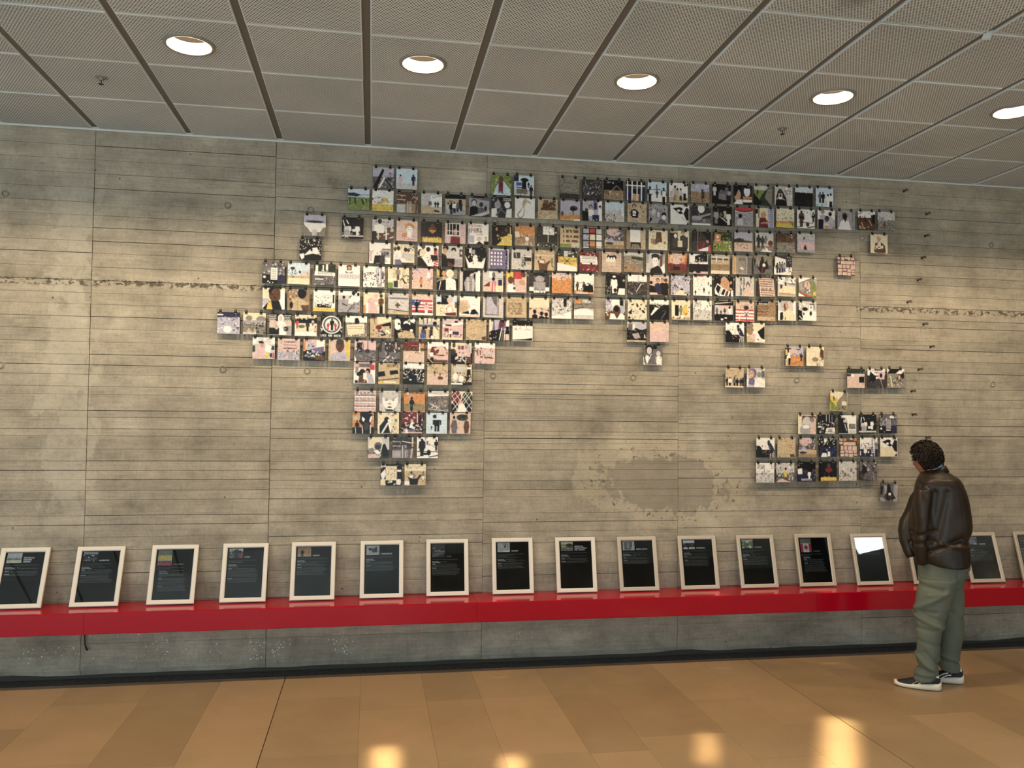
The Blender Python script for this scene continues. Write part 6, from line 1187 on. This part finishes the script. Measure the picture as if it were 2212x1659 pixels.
# hair: curly cap over skull and nape
def hair():
    bm = bmesh.new(); bmesh.ops.create_icosphere(bm, subdivisions=6, radius=1)
    dead = []
    for v in bm.verts:
        d = v.co.copy()
        # local head frame: +x forward
        x, y, z = d.x, d.y, d.z
        p = Vector((x*.106-.012, y*.089, z*.113+.010))
        if z < -.2:
            p.z = -.2*.113+.010+(z+.2)*.100
            p.x *= 1-.15*(-z-.2); p.y *= 1-.2*(-z-.2)
        n_ = mnoise.noise(d*5.5)*.010+mnoise.noise(d*13+Vector((3, 1, 7)))*.008+abs(mnoise.noise(d*26))*.006
        p += d*n_
        # open at the face and round the ear
        face = x > .30+.42*max(0, z)+(.12*mnoise.noise(d*7)) and z < .62
        sideb = x > -.02 and z < -.12
        if face or sideb or z < -.86: dead.append(v)
        v.co = RZ @ (nod @ p)+HC
    bmesh.ops.delete(bm, geom=dead, context='VERTS')
    me = bpy.data.meshes.new('hair'); bm.to_mesh(me); bm.free()
    me.polygons.foreach_set('use_smooth', [True]*len(me.polygons)); me.materials.append(M_HAIR)
    o = link('hair', me, None, man)
    sd = o.modifiers.new('thick', 'SOLIDIFY'); sd.thickness = .012; sd.offset = -1
    # loose curls
    cb_ = MB(); g = random.Random(6)
    for _ in range(420):
        th, ph = g.uniform(0, 2*PI), math.acos(g.uniform(-.55, 1))
        d = Vector((math.sin(ph)*math.cos(th), math.sin(ph)*math.sin(th), math.cos(ph)))
        if d.x > .28+.4*max(0, d.z) and d.z < .6: continue
        if d.x > -.05 and d.z < -.1: continue
        p = Vector((d.x*.106-.012, d.y*.089, d.z*.113+.010)); t1 = d.cross(Vector((g.uniform(-1, 1), g.uniform(-1, 1), g.uniform(-1, 1)))).normalized(); t2 = d.cross(t1)
        r_ = g.uniform(.006, .011); path = []
        for q in range(7):
            a = q*.9; path.append(RZ @ (nod @ (p+d*(.004+.002*q)+(t1*math.cos(a)+t2*math.sin(a))*r_))+HC)
        cb_.tube(path, [.0032, .0036, .0036, .0034, .003, .0024, .0012], 5)
    cm_ = cb_.mesh('hair_curls', True); cm_.materials.append(M_HAIR); c_ = link('hair_curls', cm_, None, o); c_['kind'] = 'stuff'
hair()
# shoes
def shoe(heel, toe, stripe):
    heel, toe = Vector(heel), Vector(toe); ax = (toe-heel); L = ax.length; ang = math.atan2(ax.y, ax.x)
    e = bpy.data.objects.new('shoe', None); e.empty_display_size = .05; COL.objects.link(e); e.parent = man
    e.location = heel; e.rotation_euler = (0, 0, ang)
    prof = []
    N_ = 22
    def width(t): return .5*(.066+.030*math.sin(min(1, t*1.15)*PI*.95)**1+.012*math.sin(t*PI)) * (1 if t < .82 else math.sqrt(max(.02, 1-((t-.82)/.19)**2)))*(1 if t > .06 else math.sqrt(max(.05, 1-((.06-t)/.065)**2)))
    # sole
    v = []; f = []; M_ = 16
    ts = [i/(N_-1) for i in range(N_)]
    for t in ts:
        x = t*L; w_ = width(t)+.006
        th_ = .050-.022*t+.004*math.sin(t*PI*2)
        lift = .010*max(0, (t-.78)/.22)**2+.006*max(0, (.1-t)/.1)**2
        for k in range(M_):
            a = 2*PI*k/M_; c, s_ = math.cos(a), math.sin(a); q = (abs(c)**4+abs(s_)**4)**-.25
            v.append((x, w_*c*q, lift+th_/2+th_/2*s_*q))
    for i in range(N_-1):
        for k in range(M_): f.append((i*M_+k, i*M_+(k+1) % M_, (i+1)*M_+(k+1) % M_, (i+1)*M_+k))
    f.append(tuple(range(M_))[::-1]); f.append(tuple((N_-1)*M_+k for k in range(M_)))
    me = MB().add(v, f).mesh('sole', True); me.materials.append(M_SOLE); link('sole', me, None, e)
    # upper
    v = []; f = []
    for t in ts:
        x = (.02+t*.955)*L; w_ = width(t)*.97
        h = .098 if t < .22 else (.098-(t-.22)*.095 if t < .5 else .0716-(t-.5)*.085)
        if t > .93: h = .036-(t-.93)*.10
        if t < .04: h = .086
        base = .028
        for k in range(M_):
            a = 2*PI*k/M_; c, s_ = math.cos(a), math.sin(a)
            ww = w_*(1-.30*max(0, s_)*(1 if t < .55 else .8)); zz = base+(h-base)*(max(0, s_)**.75) if s_ > 0 else base*(1+s_*.4)
            v.append((x, ww*(abs(c)**.7)*(1 if c > 0 else -1), zz))
    for i in range(N_-1):
        for k in range(M_): f.append((i*M_+k, i*M_+(k+1) % M_, (i+1)*M_+(k+1) % M_, (i+1)*M_+k))
    f.append(tuple(range(M_))[::-1]); f.append(tuple((N_-1)*M_+k for k in range(M_)))
    me = MB().add(v, f).mesh('upper', True); me.materials.append(M_SHOE); link('upper', me, None, e)
    # side stripes: two curved vector bands and a heel bar, on both flanks
    mb = MB()
    for sd in (1, -1):
        for (pts, w0, w1) in (([(.62, .030), (.53, .046), (.44, .060), (.35, .066)], .003, .0085), ([(.52, .030), (.45, .043), (.37, .053), (.29, .057)], .003, .007), ([(.28, .070), (.20, .080), (.12, .088), (.05, .090)], .003, .009)):
            P = []
            for t, z in pts:
                w_ = width(t)*.97; h = .098 if t < .22 else (.098-(t-.22)*.095 if t < .5 else .0716-(t-.5)*.085)
                sv = min(1, max(0, (z-.018)/(h-.018)))**(1/.75); ww = w_*(1-.30*sv)*((max(.0, 1-sv*sv))**.35)
                P.append((t*L, sd*(ww+.0006), z))
            v2 = []; f2 = []
            for i, pnt in enumerate(P):
                wd = w0+(w1-w0)*i/(len(P)-1)
                v2 += [(pnt[0], pnt[1]+sd*.0016, pnt[2]-wd), (pnt[0], pnt[1]+sd*.0016, pnt[2]+wd), (pnt[0], pnt[1]-sd*.004, pnt[2]+wd), (pnt[0], pnt[1]-sd*.004, pnt[2]-wd)]
            for i in range(len(P)-1):
                for q in range(4): f2.append((4*i+q, 4*i+(q+1) % 4, 4*i+4+(q+1) % 4, 4*i+4+q))
            mb.add(v2, f2)
    me = mb.mesh('side_stripes'); me.materials.append(M_STRIPE); link('side_stripes', me, None, e)
    lc = MB()
    for q in range(5):
        t = .34+q*.055; z = .0985-(t-.22)*.095 if t < .5 else .0716-(t-.5)*.085
        lc.tube([(t*L, -.020, z-.006), (t*L+.004, 0, z+.003), (t*L, .020, z-.006)], .0022, 5)
    me = lc.mesh('laces', True); me.materials.append(M_BLACK); link('laces', me, None, e)
shoe((.052, -.045, .001), (-.238, -.060, .001), True)
shoe((.192, .195, .001), (-.092, .165, .001), False)
